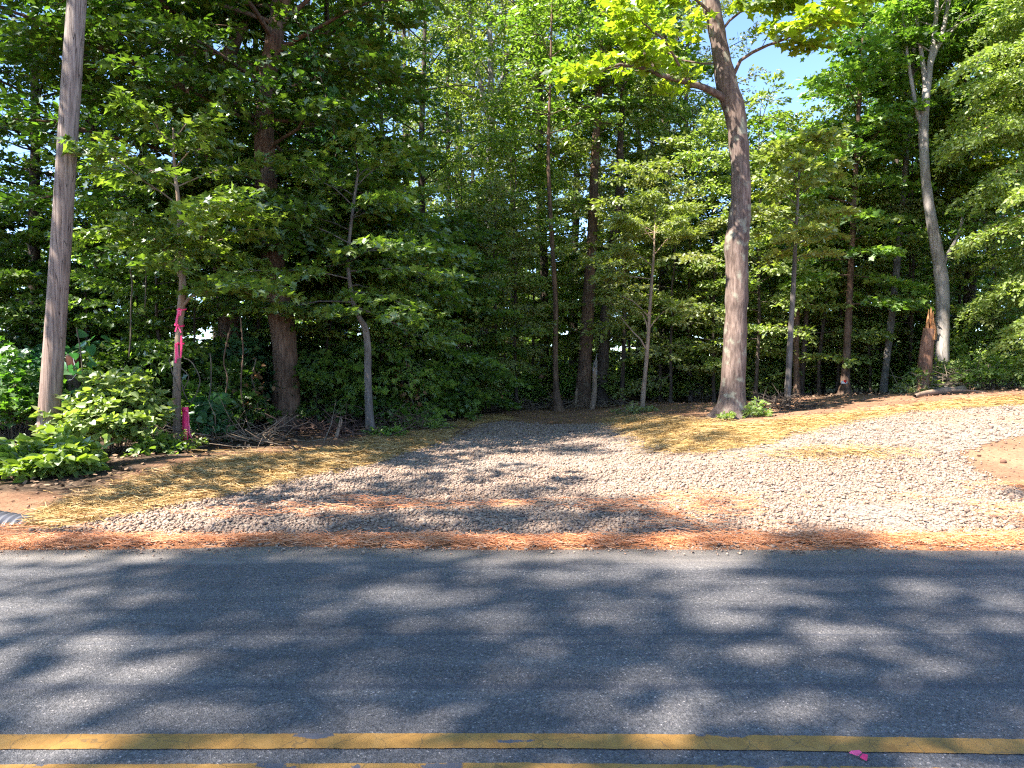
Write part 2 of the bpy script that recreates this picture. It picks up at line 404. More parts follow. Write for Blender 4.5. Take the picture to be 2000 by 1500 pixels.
# ------------------------------------------------------------------ the setting: ground, road, drive
GRAVEL_PX = [(-260, 1078), (-260, 1072), (0, 1062), (60, 1045), (200, 1010), (330, 985), (450, 962), (600, 925), (700, 908), (770, 888), (850, 862), (885, 845), (930, 828), (965, 822),
             (1190, 824), (1232, 845), (1270, 872), (1310, 885), (1400, 880), (1500, 862), (1560, 846), (1640, 826), (1720, 810), (1800, 801), (2000, 789), (2350, 776),
             (2350, 835), (2000, 848), (1930, 866), (1870, 881), (1880, 905), (1930, 935), (2000, 962), (2100, 1000), (2350, 1078)]
STRAW_L_PX = [(40, 1022), (110, 990), (200, 962), (250, 944), (330, 918), (430, 900), (560, 890), (620, 880), (690, 876), (765, 848), (850, 838), (930, 818), (975, 812), (1000, 820),
              (965, 824), (930, 830), (885, 848), (850, 866), (770, 892), (700, 912), (600, 930), (450, 968), (330, 992), (200, 1018), (100, 1036)]
STRAW_R_PX = [(1175, 820), (1230, 816), (1330, 820), (1400, 827), (1480, 828), (1560, 819), (1700, 804), (1850, 787), (2000, 776), (2350, 765), (2350, 778), (2000, 792), (1800, 804), (1720, 813), (1640, 829),
              (1560, 849), (1500, 866), (1400, 884), (1310, 889), (1266, 875), (1228, 847), (1188, 826)]
CLEAR_PX = [(-300, 990), (0, 962), (170, 962), (250, 925), (430, 880), (560, 872), (740, 835), (920, 812), (1000, 803), (1100, 797), (1180, 793), (1240, 783), (1420, 778), (1600, 777), (1750, 770), (1850, 764), (2000, 762), (2400, 750),
            (2400, 1090), (-300, 1090)]
GRAVEL = wpoly(GRAVEL_PX); STRAW_L = wpoly(STRAW_L_PX); STRAW_R = wpoly(STRAW_R_PX); CLEAR = wpoly(CLEAR_PX)

def axis(segs):
    o = [segs[0][0]]
    for a, b, st in segs:
        n = max(1, int(round((b - a) / st))); o += list(np.linspace(a, b, n + 1)[1:])
    return np.array(o)
XS = axis([(-600, -60, 90), (-60, -16, 2), (-16, -9, .35), (-9, 14, .09), (14, 22, .5), (22, 60, 2), (60, 600, 90)])
YS = axis([(-60, -2, 4), (-2, 5.2, .6), (5.2, 15, .09), (15, 22, .16), (22, 60, 1.2), (60, 600, 90)])
XX, YY = np.meshgrid(XS, YS); ZZ = zt(XX, YY)
def grid_mesh(name, sel, dz, mat, attrs=None):
    ny, nx = XX.shape; idx = np.arange(nx * ny).reshape(ny, nx)
    F = np.stack([idx[:-1, :-1], idx[:-1, 1:], idx[1:, 1:], idx[1:, :-1]], -1)
    if sel is None: F = F.reshape(-1, 4)
    else: F = F[sel]
    used, inv = np.unique(F, return_inverse=True); F = inv.reshape(F.shape)
    V = np.stack([XX.ravel()[used], YY.ravel()[used], ZZ.ravel()[used] + dz], 1)
    me = np_mesh(name, V, F, mat=mat, smooth=True)
    if attrs:
        for k, v in attrs.items():
            a = me.attributes.new(k, 'FLOAT', 'POINT'); a.data.foreach_set('value', np.ascontiguousarray(v.ravel()[used], np.float32))
    return me
jx = XX + .12 * vnoise(XX, YY, .5, 11) + .08 * vnoise(XX, YY, .2, 12); jy = YY + .12 * vnoise(XX, YY, .5, 13) + .08 * vnoise(XX, YY, .2, 14)
clear = inpoly(jx, jy, CLEAR).astype(float)
for _ in range(2):
    c = clear.copy(); c[1:-1, 1:-1] = (clear[1:-1, 1:-1] * 2 + clear[:-2, 1:-1] + clear[2:, 1:-1] + clear[1:-1, :-2] + clear[1:-1, 2:]) / 6; clear = c

def ground_mat():
    m, n, l, b = new_mat('soil_and_forest_floor')
    geo = n.new('ShaderNodeNewGeometry')
    at = N(n, 'Attribute', attribute_name='clear')
    n1 = N(n, 'TexNoise', Scale=1.1, Detail=6.0); l.new(geo.outputs['Position'], n1.inputs[0])
    n2 = N(n, 'TexNoise', Scale=22.0, Detail=6.0, Roughness=.7); l.new(geo.outputs['Position'], n2.inputs[0])
    r1 = ramp(n, [(.32, (.18, .098, .058)), (.5, (.26, .148, .09)), (.68, (.32, .19, .115))]); l.new(n1.outputs[0], r1.inputs[0])
    r2 = ramp(n, [(.3, (.6, .58, .56)), (.55, (1.0, 1.0, 1.0)), (.75, (1.2, 1.18, 1.15))]); l.new(n2.outputs[0], r2.inputs[0])
    dirt = mix(n, l, 1.0, r1.outputs[0], r2.outputs[0], 'MULTIPLY')
    r3 = ramp(n, [(.35, (.035, .024, .016)), (.5, (.075, .05, .034)), (.7, (.14, .095, .065))]); l.new(n2.outputs[0], r3.inputs[0])
    col = mix(n, l, at.outputs['Fac'], r3.outputs[0], dirt)
    sy = n.new('ShaderNodeSeparateXYZ'); l.new(geo.outputs['Position'], sy.inputs[0])
    fg = N(n, 'MapRange'); fg.inputs['From Min'].default_value = 26; fg.inputs['From Max'].default_value = 38; l.new(sy.outputs[1], fg.inputs['Value'])
    r6 = ramp(n, [(.35, (.03, .05, .015)), (.6, (.07, .11, .03)), (.8, (.12, .16, .05))]); l.new(n1.outputs[0], r6.inputs[0])
    col = mix(n, l, fg.outputs[0], col, r6.outputs[0])
    db = N(n, 'MapRange'); db.inputs['From Min'].default_value = 5.95; db.inputs['From Max'].default_value = 5.6; l.new(sy.outputs[1], db.inputs['Value'])
    col = mix(n, l, db.outputs[0], col, (.33, .15, .075))
    l.new(col, b.inputs['Base Color']); b.inputs['Roughness'].default_value = .95; b.inputs['Specular IOR Level'].default_value = .15
    bp = N(n, 'Bump', Strength=.8, Distance=.03); l.new(n2.outputs[0], bp.inputs['Height']); l.new(bp.outputs[0], b.inputs['Normal'])
    return m
tag(link('ground', grid_mesh('ground', None, 0, ground_mat(), {'clear': clear})), kind='structure')

def gravel_mat():
    m, n, l, b = new_mat('crushed_stone_bed')
    geo = n.new('ShaderNodeNewGeometry')
    v = N(n, 'TexVoronoi', Scale=30.0); l.new(geo.outputs['Position'], v.inputs['Vector'])
    r = ramp(n, [(.0, (.10, .085, .075)), (.3, (.20, .17, .145)), (.7, (.30, .25, .215)), (1, (.24, .16, .11))]); l.new(v.outputs['Color'], r.inputs[0])
    n2 = N(n, 'TexNoise', Scale=.9, Detail=5.0); l.new(geo.outputs['Position'], n2.inputs[0])
    rr = ramp(n, [(.50, (0, 0, 0)), (.68, (.75, .75, .75))]); l.new(n2.outputs[0], rr.inputs[0])
    col = mix(n, l, rr.outputs[0], r.outputs[0], (.30, .18, .11))
    sy = n.new('ShaderNodeSeparateXYZ'); l.new(geo.outputs['Position'], sy.inputs[0])
    db = N(n, 'MapRange'); db.inputs['From Min'].default_value = 6.2; db.inputs['From Max'].default_value = 5.65
    dm = N(n, 'Math', operation='MULTIPLY_ADD'); l.new(n2.outputs[0], dm.inputs[0]); dm.inputs[1].default_value = -.9; l.new(sy.outputs[1], dm.inputs[2])
    dm2 = N(n, 'Math', operation='ADD'); l.new(dm.outputs[0], dm2.inputs[0]); dm2.inputs[1].default_value = .45; l.new(dm2.outputs[0], db.inputs['Value'])
    col = mix(n, l, db.outputs[0], col, (.33, .15, .075))
    l.new(col, b.inputs['Base Color']); b.inputs['Roughness'].default_value = .9; b.inputs['Specular IOR Level'].default_value = .2
    bp = N(n, 'Bump', Strength=1.0, Distance=.02, invert=True); l.new(v.outputs['Distance'], bp.inputs['Height']); l.new(bp.outputs[0], b.inputs['Normal'])
    return m
cx = (XX[:-1, :-1] + XX[1:, 1:]) / 2; cy = (YY[:-1, :-1] + YY[1:, 1:]) / 2
gsel = inpoly(cx, cy, GRAVEL) & (cy > ROAD_FAR - .02)
tag(link('gravel_path', grid_mesh('gravel_path', gsel, .006, gravel_mat())), kind='structure')

# road: asphalt sheet with a slightly ragged far edge
LINE_PX = [(-500, 1453), (0, 1451), (500, 1449), (1000, 1448), (1500, 1452), (2000, 1460), (2500, 1470)]
def road_mat():
    m, n, l, b = new_mat('aged_asphalt')
    geo = n.new('ShaderNodeNewGeometry')
    mp = N(n, 'Mapping'); mp.inputs['Scale'].default_value = (.35, 3.2, 1); l.new(geo.outputs['Position'], mp.inputs[0])
    st = N(n, 'TexNoise', Scale=1.6, Detail=6.0, Roughness=.6); l.new(mp.outputs[0], st.inputs[0])
    r1 = ramp(n, [(.3, (.095, .091, .096)), (.5, (.128, .121, .124)), (.72, (.170, .160, .158))]); l.new(st.outputs[0], r1.inputs[0])
    v = N(n, 'TexVoronoi', Scale=150.0); l.new(geo.outputs['Position'], v.inputs['Vector'])
    rv = ramp(n, [(0, (.4, .4, .42)), (.5, (.95, .95, .95)), (.86, (1.2, 1.2, 1.2)), (.93, (3.0, 2.8, 2.6))]); l.new(v.outputs['Color'], rv.inputs[0])
    col = mix(n, l, 1.0, r1.outputs[0], rv.outputs[0], 'MULTIPLY')
    nz = N(n, 'TexNoise', Scale=45.0, Detail=4.0, Roughness=.7); l.new(geo.outputs['Position'], nz.inputs[0])
    rz = ramp(n, [(.3, (.6, .6, .6)), (.7, (1.35, 1.35, 1.35))]); l.new(nz.outputs[0], rz.inputs[0])
    col = mix(n, l, 1.0, col, rz.outputs[0], 'MULTIPLY')
    # dark seam lines along the road
    sx = n.new('ShaderNodeSeparateXYZ'); l.new(geo.outputs['Position'], sx.inputs[0])
    wob = N(n, 'TexNoise', Scale=.8, Detail=3.0); l.new(geo.outputs['Position'], wob.inputs[0])
    for y0, w, k, wb in ((3.12, .028, .5, .05), (3.72, .012, .45, .04), (3.60, .02, .25, .10), (4.1, .012, .2, .12)):
        s1 = N(n, 'Math', operation='MULTIPLY_ADD'); l.new(wob.outputs[0], s1.inputs[0]); s1.inputs[1].default_value = wb; l.new(sx.outputs[1], s1.inputs[2])
        s2 = N(n, 'Math', operation='SUBTRACT'); l.new(s1.outputs[0], s2.inputs[0]); s2.inputs[1].default_value = y0 + wb * .5
        s3 = N(n, 'Math', operation='ABSOLUTE'); l.new(s2.outputs[0], s3.inputs[0])
        s4 = N(n, 'MapRange'); s4.inputs['From Min'].default_value = w * .4; s4.inputs['From Max'].default_value = w * 1.6; s4.inputs['To Min'].default_value = k; s4.inputs['To Max'].default_value = 0
        l.new(s3.outputs[0], s4.inputs['Value'])
        col = mix(n, l, s4.outputs[0], col, (.045, .05, .07))
    # dusty far edge
    e1 = N(n, 'MapRange'); e1.inputs['From Min'].default_value = 4.9; e1.inputs['From Max'].default_value = 5.45; e1.inputs['To Max'].default_value = .8
    ey = N(n, 'Math', operation='MULTIPLY_ADD'); l.new(st.outputs[0], ey.inputs[0]); ey.inputs[1].default_value = .7; l.new(sx.outputs[1], ey.inputs[2])
    ey2 = N(n, 'Math', operation='SUBTRACT'); l.new(ey.outputs[0], ey2.inputs[0]); ey2.inputs[1].default_value = .35; l.new(ey2.outputs[0], e1.inputs['Value'])
    col = mix(n, l, e1.outputs[0], col, (.36, .31, .27))
    # hairline cracks
    vk = N(n, 'TexVoronoi', Scale=.55, feature='DISTANCE_TO_EDGE'); nk = N(n, 'TexNoise', Scale=2.5, Detail=8.0, Roughness=.65); l.new(geo.outputs['Position'], nk.inputs[0])
    wk = mix(n, l, .28, geo.outputs['Position'], nk.outputs[1]); l.new(wk, vk.inputs['Vector'])
    rk = ramp(n, [(.002, (.35, .35, .35)), (.006, (0, 0, 0))]); l.new(vk.outputs['Distance'], rk.inputs[0])
    col = mix(n, l, rk.outputs[0], col, (.035, .035, .04))
    # worn pale scuffs
    n5 = N(n, 'TexNoise', Scale=2.3, Detail=7.0, Roughness=.7); l.new(geo.outputs['Position'], n5.inputs[0])
    r5 = ramp(n, [(.58, (0, 0, 0)), (.72, (.35, .35, .35))]); l.new(n5.outputs[0], r5.inputs[0])
    col = mix(n, l, r5.outputs[0], col, (.26, .26, .27))
    l.new(col, b.inputs['Base Color']); b.inputs['Roughness'].default_value = .72; b.inputs['Specular IOR Level'].default_value = .35
    bp = N(n, 'Bump', Strength=.55, Distance=.008); l.new(v.outputs['Distance'], bp.inputs['Height'])
    bp2 = N(n, 'Bump', Strength=.5, Distance=.01); l.new(nz.outputs[0], bp2.inputs['Height']); l.new(bp.outputs[0], bp2.inputs['Normal'])
    l.new(bp2.outputs[0], b.inputs['Normal'])
    return m
rx = axis([(-600, -12, 98), (-12, 12, .06), (12, 600, 98)])
far = ROAD_FAR + .09 * vnoise(rx, rx * 0, 1.7, 5) + .06 * vnoise(rx, rx * 0, .45, 6) + .03 * vnoise(rx, rx * 0, .13, 7)
ry = np.linspace(0, 1, 14)
RV = np.array([[x, -0.25 + (f + .25) * t, 0.0] for t in ry for x, f in zip(rx, far)])
nx_ = len(rx); idx = np.arange(len(RV)).reshape(len(ry), nx_)
RF = np.stack([idx[:-1, :-1], idx[:-1, 1:], idx[1:, 1:], idx[1:, :-1]], -1).reshape(-1, 4)
# edge skirt
sk = np.array([[x, f, -.05] for x, f in zip(rx, far)]); k0 = len(RV); RV = np.vstack([RV, sk])
RF = np.vstack([RF, np.stack([idx[-1, :-1], idx[-1, 1:], k0 + np.arange(1, nx_), k0 + np.arange(nx_ - 1)], 1)])
tag(link('road', np_mesh('road', RV, RF, mat=road_mat())), kind='structure')

def paint_mat():
    m, n, l, b = new_mat('worn_yellow_paint')
    geo = n.new('ShaderNodeNewGeometry')
    n1 = N(n, 'TexNoise', Scale=9.0, Detail=8.0, Roughness=.7); l.new(geo.outputs['Position'], n1.inputs[0])
    r1 = ramp(n, [(.3, (.26, .135, .04)), (.5, (.38, .20, .055)), (.75, (.46, .26, .085))]); l.new(n1.outputs[0], r1.inputs[0])
    v = N(n, 'TexVoronoi', Scale=7.0, feature='DISTANCE_TO_EDGE')
    nw = N(n, 'TexNoise', Scale=6.0, Detail=5.0); l.new(geo.outputs['Position'], nw.inputs[0])
    ww = mix(n, l, .12, geo.outputs['Position'], nw.outputs[1]); l.new(ww, v.inputs['Vector'])
    rc = ramp(n, [(.006, (.6, .6, .6)), (.014, (0, 0, 0))]); l.new(v.outputs['Distance'], rc.inputs[0])
    col = mix(n, l, rc.outputs[0], r1.outputs[0], (.13, .09, .05))
    # chips and scrapes at three places
    for (cx_, cy_, rx_, ry_) in ((-.74, 2.70, .14, .030), (.86, 2.72, .17, .045), (1.38, 2.73, .15, .02), (.02, 2.66, .1, .02), (-.85, 2.50, .12, .06), (-.55, 2.49, .06, .06), (-.25, 2.50, .10, .05), (.9, 2.5, .3, .03), (-1.7, 2.52, .08, .05)):
        mp = N(n, 'Mapping'); mp.inputs['Location'].default_value = (-cx_ / rx_, -cy_ / ry_, 0); mp.inputs['Scale'].default_value = (1 / rx_, 1 / ry_, 0)
        l.new(geo.outputs['Position'], mp.inputs[0])
        ln = N(n, 'VectorMath', operation='LENGTH'); l.new(mp.outputs[0], ln.inputs[0])
        aa = N(n, 'Math', operation='MULTIPLY_ADD'); l.new(n1.outputs[0], aa.inputs[0]); aa.inputs[1].default_value = 3.4; l.new(ln.outputs['Value'], aa.inputs[2])
        rg = N(n, 'MapRange'); rg.inputs['From Min'].default_value = 2.15; rg.inputs['From Max'].default_value = 2.3; rg.inputs['To Min'].default_value = .95; rg.inputs['To Max'].default_value = 0
        l.new(aa.outputs[0], rg.inputs['Value'])
        col = mix(n, l, rg.outputs[0], col, (.10, .105, .13))
    l.new(col, b.inputs['Base Color']); b.inputs['Roughness'].default_value = .6; b.inputs['Specular IOR Level'].default_value = .3
    bp = N(n, 'Bump', Strength=.5, Distance=.006); l.new(n1.outputs[0], bp.inputs['Height']); l.new(bp.outputs[0], b.inputs['Normal'])
    return m
M_PAINT = paint_mat()
def centre_line(off):
    g = np.array([[(lambda v: (v[0] * CAM_H / -v[2], v[1] * CAM_H / -v[2]))(ray(a, b)) for a, b in LINE_PX]])[0]
    xs = np.arange(-9, 9, .02); ys = np.interp(xs, g[:, 0], g[:, 1]) + off
    rag = lambda s: .004 * vnoise(xs, xs * 0, .05, s) + .003 * vnoise(xs, xs * 0, .02, s + 1) + .012 * np.clip(vnoise(xs, xs * 0, .3, s + 2) - .22, 0, 1)
    lo = np.stack([xs, ys - .053 + rag(21 + int(off * 100)), np.full_like(xs, .004)], 1); hi = np.stack([xs, ys + .053 + rag(31 + int(off * 100)), np.full_like(xs, .004)], 1)
    n_ = len(xs); V = np.vstack([lo, hi]); i = np.arange(n_ - 1)
    return V, np.stack([i, i + 1, i + 1 + n_, i + n_], 1)
V1, F1 = centre_line(0); tag(link('road_marking', np_mesh('road_marking', V1, F1, mat=M_PAINT)), kind='structure')
V2, F2 = centre_line(-.205); tag(link('road_marking', np_mesh('road_marking', V2, F2, mat=M_PAINT)), kind='structure')

# ------------------------------------------------------------------ ground stuff: stones, straw, needles, litter
def scatter(poly_or_fn, n, box, rng):
    x = rng.uniform(box[0], box[1], n); y = rng.uniform(box[2], box[3], n)
    k = poly_or_fn(x, y); return x[k], y[k]
phi = (1 + 5 ** .5) / 2
ICO = np.array([(-1, phi, 0), (1, phi, 0), (-1, -phi, 0), (1, -phi, 0), (0, -1, phi), (0, 1, phi), (0, -1, -phi), (0, 1, -phi), (phi, 0, -1), (phi, 0, 1), (-phi, 0, -1), (-phi, 0, 1)]) / 1.9
ICOF = np.array([(0, 11, 5), (0, 5, 1), (0, 1, 7), (0, 7, 10), (0, 10, 11), (1, 5, 9), (5, 11, 4), (11, 10, 2), (10, 7, 6), (7, 1, 8), (3, 9, 4), (3, 4, 2), (3, 2, 6), (3, 6, 8), (3, 8, 9), (4, 9, 5), (2, 4, 11), (6, 2, 10), (8, 6, 7), (9, 8, 1)])
OCT = np.array([(1, .1, 0), (-.9, 0, .15), (.1, 1, -.1), (0, -.9, .1), (.25, .2, .8), (-.2, -.25, -.8)]) * 1.12
OCTF = np.array([(0, 2, 4), (2, 1, 4), (1, 3, 4), (3, 0, 4), (2, 0, 5), (1, 2, 5), (3, 1, 5), (0, 3, 5)])
def stones(name, x, y, size, mat, rng, sink=.2, rnd=None, zoff=0, flat=(.45, .8), tp=None):
    n = len(x); TV_, TF_ = tp or (ICO, ICOF)
    V = TV_[None] * (1 + rng.uniform(-.36, .30, (n, len(TV_), 1)))
    V = V * np.stack([rng.uniform(.8, 1.25, n), rng.uniform(.6, 1.0, n), rng.uniform(flat[0], flat[1], n)], 1)[:, None, :]
    a = rng.uniform(0, 6.28, n); ca, sa = np.cos(a), np.sin(a); tx = rng.normal(0, .6, n)
    ct, st = np.cos(tx), np.sin(tx)
    Y = V[..., 1] * ct[:, None] - V[..., 2] * st[:, None]; Z = V[..., 1] * st[:, None] + V[..., 2] * ct[:, None]
    X = V[..., 0] * ca[:, None] - Y * sa[:, None]; Y2 = V[..., 0] * sa[:, None] + Y * ca[:, None]
    s = (size * .5)[:, None]
    W = np.stack([X * s + x[:, None], Y2 * s + y[:, None], Z * s + (zt(x, y) + zoff + size * (.5 - sink) * .6 + rng.uniform(0, .5, n) * size * .5)[:, None]], -1)
    F = TF_[None] + (np.arange(n) * len(TV_))[:, None, None]
    r = rng.random(n) if rnd is None else rnd
    return np_mesh(name, W.reshape(-1, 3), F.reshape(-1, 3), np.repeat(r, len(TF_)), mat)
rg = np.random.default_rng(7)
def edge_fuzzy(poly, amp):
    return lambda x, y: inpoly(x + rg.normal(0, amp, len(x)), y + rg.normal(0, amp, len(x)), poly)
ga, gb = edge_fuzzy(GRAVEL, .09), edge_fuzzy(GRAVEL, .12)
x1, y1 = scatter(lambda x, y: ga(x, y) & (y > 5.46) & (rg.random(len(x)) < sstep(5.40, 6.1, y) * .8 + .2), 125000, (-7.5, 9, 5.4, 9.0), rg)
x2, y2 = scatter(lambda x, y: gb(x, y), 120000, (-4, 12.5, 9.0, 18.5), rg)
sx_ = np.concatenate([x1, x2]); sy_ = np.concatenate([y1, y2])
# few stones in the dusty orange patches
dust = vnoise(sx_, sy_, 1.6, 40) + .5 * vnoise(sx_, sy_, .5, 41) + .35 * np.exp(-((sy_ - 6.6) / .9) ** 2) * sstep(0, 2.5, sx_)
keep = rg.random(len(sx_)) < np.clip(1.15 - 1.5 * np.clip(dust - .1, 0, 1), .25, 1); sx_, sy_, dust = sx_[keep], sy_[keep], dust[keep]
size = rg.lognormal(math.log(.0265), .36, len(sx_)); size = np.clip(size, .014, .062)
rr_ = np.clip(rg.random(len(sx_)) * .82 + (dust > .42) * .25 * rg.random(len(sx_)), 0, 1)
for kq, tpq, lab in ((sy_ < 8.4, (OCT, OCTF), 'pale crushed limestone spread over the apron along the road'), (sy_ >= 8.4, (OCT, OCTF), 'pale crushed limestone spread up both branches of the drive')):
    g_ = link('gravel', stones('gravel', sx_[kq], sy_[kq], size[kq], M_STONE, rg, rnd=rr_[kq], tp=tpq)); tag(g_, lab, 'gravel', kind='stuff')

gx = rg.uniform(-5, 5, 1500); gy = 5.43 - np.abs(rg.normal(0, .10, 1500)); gs = np.clip(rg.lognormal(math.log(.012), .5, 1500), .005, .04)
so = link('stray_gravel', stones('stray_gravel', gx, gy, gs, M_STONE, rg, zoff=.022, tp=(OCT, OCTF))); tag(so, 'stray chips and grit along the far edge of the asphalt', 'gravel', kind='stuff')
def strands(name, x, y, L, w, mat, rng, lift=.02, bend=.25, slope=.12, zoff=0, az=None):
    n = len(x); a = rng.uniform(0, 6.28, n) if az is None else az; u = np.stack([np.cos(a), np.sin(a)], 1); s_ = np.stack([-u[:, 1], u[:, 0]], 1)
    z0 = zt(x, y) + zoff; P_ = []
    cur = rng.normal(0, bend, n); h0 = rng.uniform(0, lift, n); sl = rng.normal(0, slope, n)
    for t in (-.5, 0, .5):
        c = np.stack([x, y], 1) + u * (L * t)[:, None] + s_ * (cur * L * (t * t - .12))[:, None]
        z = zt(c[:, 0], c[:, 1]) + zoff + h0 + np.abs(sl * L * t) * 1.0 + .004 - (np.abs(t) * .3) * h0
        for sg in (-1, 1):
            P_.append(np.column_stack([c + s_ * (sg * w / 2)[:, None], z + (sg + 1) * .0015]))
    V = np.stack(P_, 1).reshape(-1, 3); b = (np.arange(n) * 6)[:, None, None]
    F = np.array([[0, 2, 3, 1], [2, 4, 5, 3]])[None] + b
    return np_mesh(name, V, F.reshape(-1, 4), np.repeat(rng.random(n), 2), mat)
def straw_fn(poly, amp=.10):
    return lambda x, y: inpoly(x + rg.normal(0, amp, len(x)), y + rg.normal(0, amp, len(x)), poly)
xl, yl = scatter(straw_fn(STRAW_L), 150000, (-6, 0.8, 6, 18), rg)
xr, yr = scatter(straw_fn(STRAW_R, .16), 95000, (1.2, 13, 8.5, 18), rg)
xs_, ys_ = scatter(lambda x, y: rg.random(len(x)) < np.exp(-(((x - 4.1) / .8) ** 2 + ((y - 9.0) / .28) ** 2)), 6000, (2.5, 5.6, 8.2, 9.8), rg)   # a thin patch on the gravel
xd, yd = scatter(lambda x, y: inpoly(x, y, CLEAR) & ~inpoly(x, y, GRAVEL) & (vnoise(x, y, 1.1, 50) > .05) & (x < 0), 12000, (-6, 12, 6.4, 18), rg)
X_ = np.concatenate([xl, xr, xs_, xd]); Y_ = np.concatenate([yl, yr, ys_, yd])
st_ = link('straw', strands('straw', X_, Y_, rg.uniform(.10, .26, len(X_)), rg.uniform(.0025, .0045, len(X_)), M_STRAW, rg, lift=.05, slope=.16, zoff=.004))
tag(st_, 'golden straw mulch spread on the banks beside the drive', 'straw', kind='stuff')
# straw mats below the loose strands
def straw_mat():
    m, n, l, b = new_mat('matted_straw')
    geo = n.new('ShaderNodeNewGeometry'); mp = N(n, 'Mapping'); mp.inputs['Scale'].default_value = (1, 3, 2); mp.inputs['Rotation'].default_value = (0, 0, .3); l.new(geo.outputs['Position'], mp.inputs[0])
    n1 = N(n, 'TexNoise', Scale=28.0, Detail=6.0, Roughness=.75, Distortion=1.5); l.new(mp.outputs[0], n1.inputs[0])
    r = ramp(n, [(.3, (.15, .095, .035)), (.5, (.30, .20, .065)), (.7, (.42, .30, .11))]); l.new(n1.outputs[0], r.inputs[0]); l.new(r.outputs[0], b.inputs['Base Color'])
    b.inputs['Roughness'].default_value = .85
    bp = N(n, 'Bump', Strength=.8, Distance=.02); l.new(n1.outputs[0], bp.inputs['Height']); l.new(bp.outputs[0], b.inputs['Normal'])
    return m
jcx = cx + .25 * vnoise(cx, cy, .4, 15) + .15 * vnoise(cx, cy, .12, 16); jcy = cy + .25 * vnoise(cx, cy, .4, 17) + .15 * vnoise(cx, cy, .12, 18)
ssel = (inpoly(jcx, jcy, STRAW_L) | inpoly(jcx, jcy, STRAW_R)) & (vnoise(cx, cy, .35, 19) + .6 * vnoise(cx, cy, .1, 20) > -.32)
tag(link('straw', grid_mesh('straw', ssel, .011, straw_mat())), 'matted straw layer under the loose stalks', 'straw', kind='stuff')

# orange pine needles along the road edge
def need_fn(x, y):
    d = y - (5.50 + .08 * vnoise(x, 0 * x, 1.9, 60)); w = .045 + .10 * (vnoise(x, 0 * x, 1.3, 61) + .5) + .12 * sstep(-2, -4, x)
    p = np.exp(-(np.clip(d - .06, -9, 9) / w) ** 2) * (.6 + .9 * (vnoise(x, y, .5, 62) + .4))
    p2 = .10 * sstep(.1, .6, dn(x, y))
    return rg.random(len(x)) < np.maximum(p, p2)
def dn(x, y): return vnoise(x, y * 3, 1.6, 40) + .5 * vnoise(x, y * 2, .5, 41) + .3 * np.exp(-((y - 6.6) / .8) ** 2) * sstep(0, 2.5, x) - .4 * (y > 7.6)
xn, yn = scatter(need_fn, 200000, (-7, 7, 5.38, 8.2), rg)
nd = link('pine_needles', strands('pine_needles', xn, yn, rg.uniform(.07, .17, len(xn)), rg.uniform(.0015, .0028, len(xn)), M_NEEDLE, rg, lift=.045, slope=.22, zoff=.01, az=rg.normal(0, .7, len(xn))))
tag(nd, 'orange pine needles drifted along the edge of the asphalt', 'pine needles', kind='stuff')

# fallen leaves and clods
xc, yc = scatter(lambda x, y: inpoly(x, y, CLEAR) & ~inpoly(x, y, GRAVEL), 14000, (-7.5, 13, 6, 20), rg)
tag(link('soil_clods', stones('soil_clods', xc, yc, np.clip(rg.lognormal(math.log(.022), .5, len(xc)), .008, .07), M_CLOD, rg, sink=.35)), 'small clods of reddish soil on the cleared ground', 'soil', kind='stuff')
xf, yf = scatter(lambda x, y: (~inpoly(x, y, CLEAR)) | (rg.random(len(x)) < .015), 60000, (-16, 16, 7.5, 30), rg)
kk = (yf > 10) | (xf < -3); xf, yf = xf[kk], yf[kk]
Cf = np.column_stack([xf, yf, zt(xf, yf) + .012 + rg.uniform(0, .03, len(xf))]); Df = np.column_stack([rg.normal(0, 1, len(xf)), rg.normal(0, 1, len(xf)), rg.normal(0, .2, len(xf))])
tag(link('fallen_leaves', leaf_mesh('fallen_leaves', Cf, Df, rg.uniform(.04, .10, len(xf)), T_OVAL, M_LITTER, rg, 1, .3)), 'brown fallen leaves on the forest floor', 'leaf litter', kind='stuff')

# ------------------------------------------------------------------ forest tree kinds (shared by copies)
def proto(seed, H, r0, h0, Rad, n, mat, tpl, size, per=22, bend=.5, prof=None, elev=(0, 55), nsub=7, sr=.6, crown_name='crown', lm=1.0, h1=None, spread=.6, up=.9, **kw):
    t = Tree(seed); g = t.rng; k = 9
    z = np.linspace(0, H, k); off = np.cumsum(g.normal(0, bend / k, (k, 2)), 0); off[0] = 0
    t.trunk(np.column_stack([off[:, 0], off[:, 1], z]), r0 * (1 - .85 * (z / H) ** 1.1), 10, flare=.35)
    t.auto(h0, Rad, n, prof, elev, nsub, sr, h1=h1, **kw)
    return t.mb.mesh('trunk', B_DARK), t.leaves(crown_name, mat, tpl, size, per, spread=spread, up=up), t, H
def copy_of(kind, x, y, label=None, group=None, rot=0, scale=1.0, name='tree', tmat=None, cat='tree', zs=None):
    tm, cm, _, _ = kind
    root = link(name, None, loc=(x, y, float(zt(x, y)) - .05), rot=(0, 0, rot), scale=(scale, scale, zs or scale)); root.empty_display_size = .3
    a = link('trunk', tm, root); c = link('crown', cm, root)
    if tmat: a.material_slots[0].link = 'OBJECT'; a.material_slots[0].material = tmat
    tag(root, label, cat, group); return root
full = lambda t: (.55 + .45 * math.sin(math.pi * min(1, t * .9 + .1)))
topp = lambda t: .35 + .65 * math.sin(math.pi * (.1 + .82 * t))
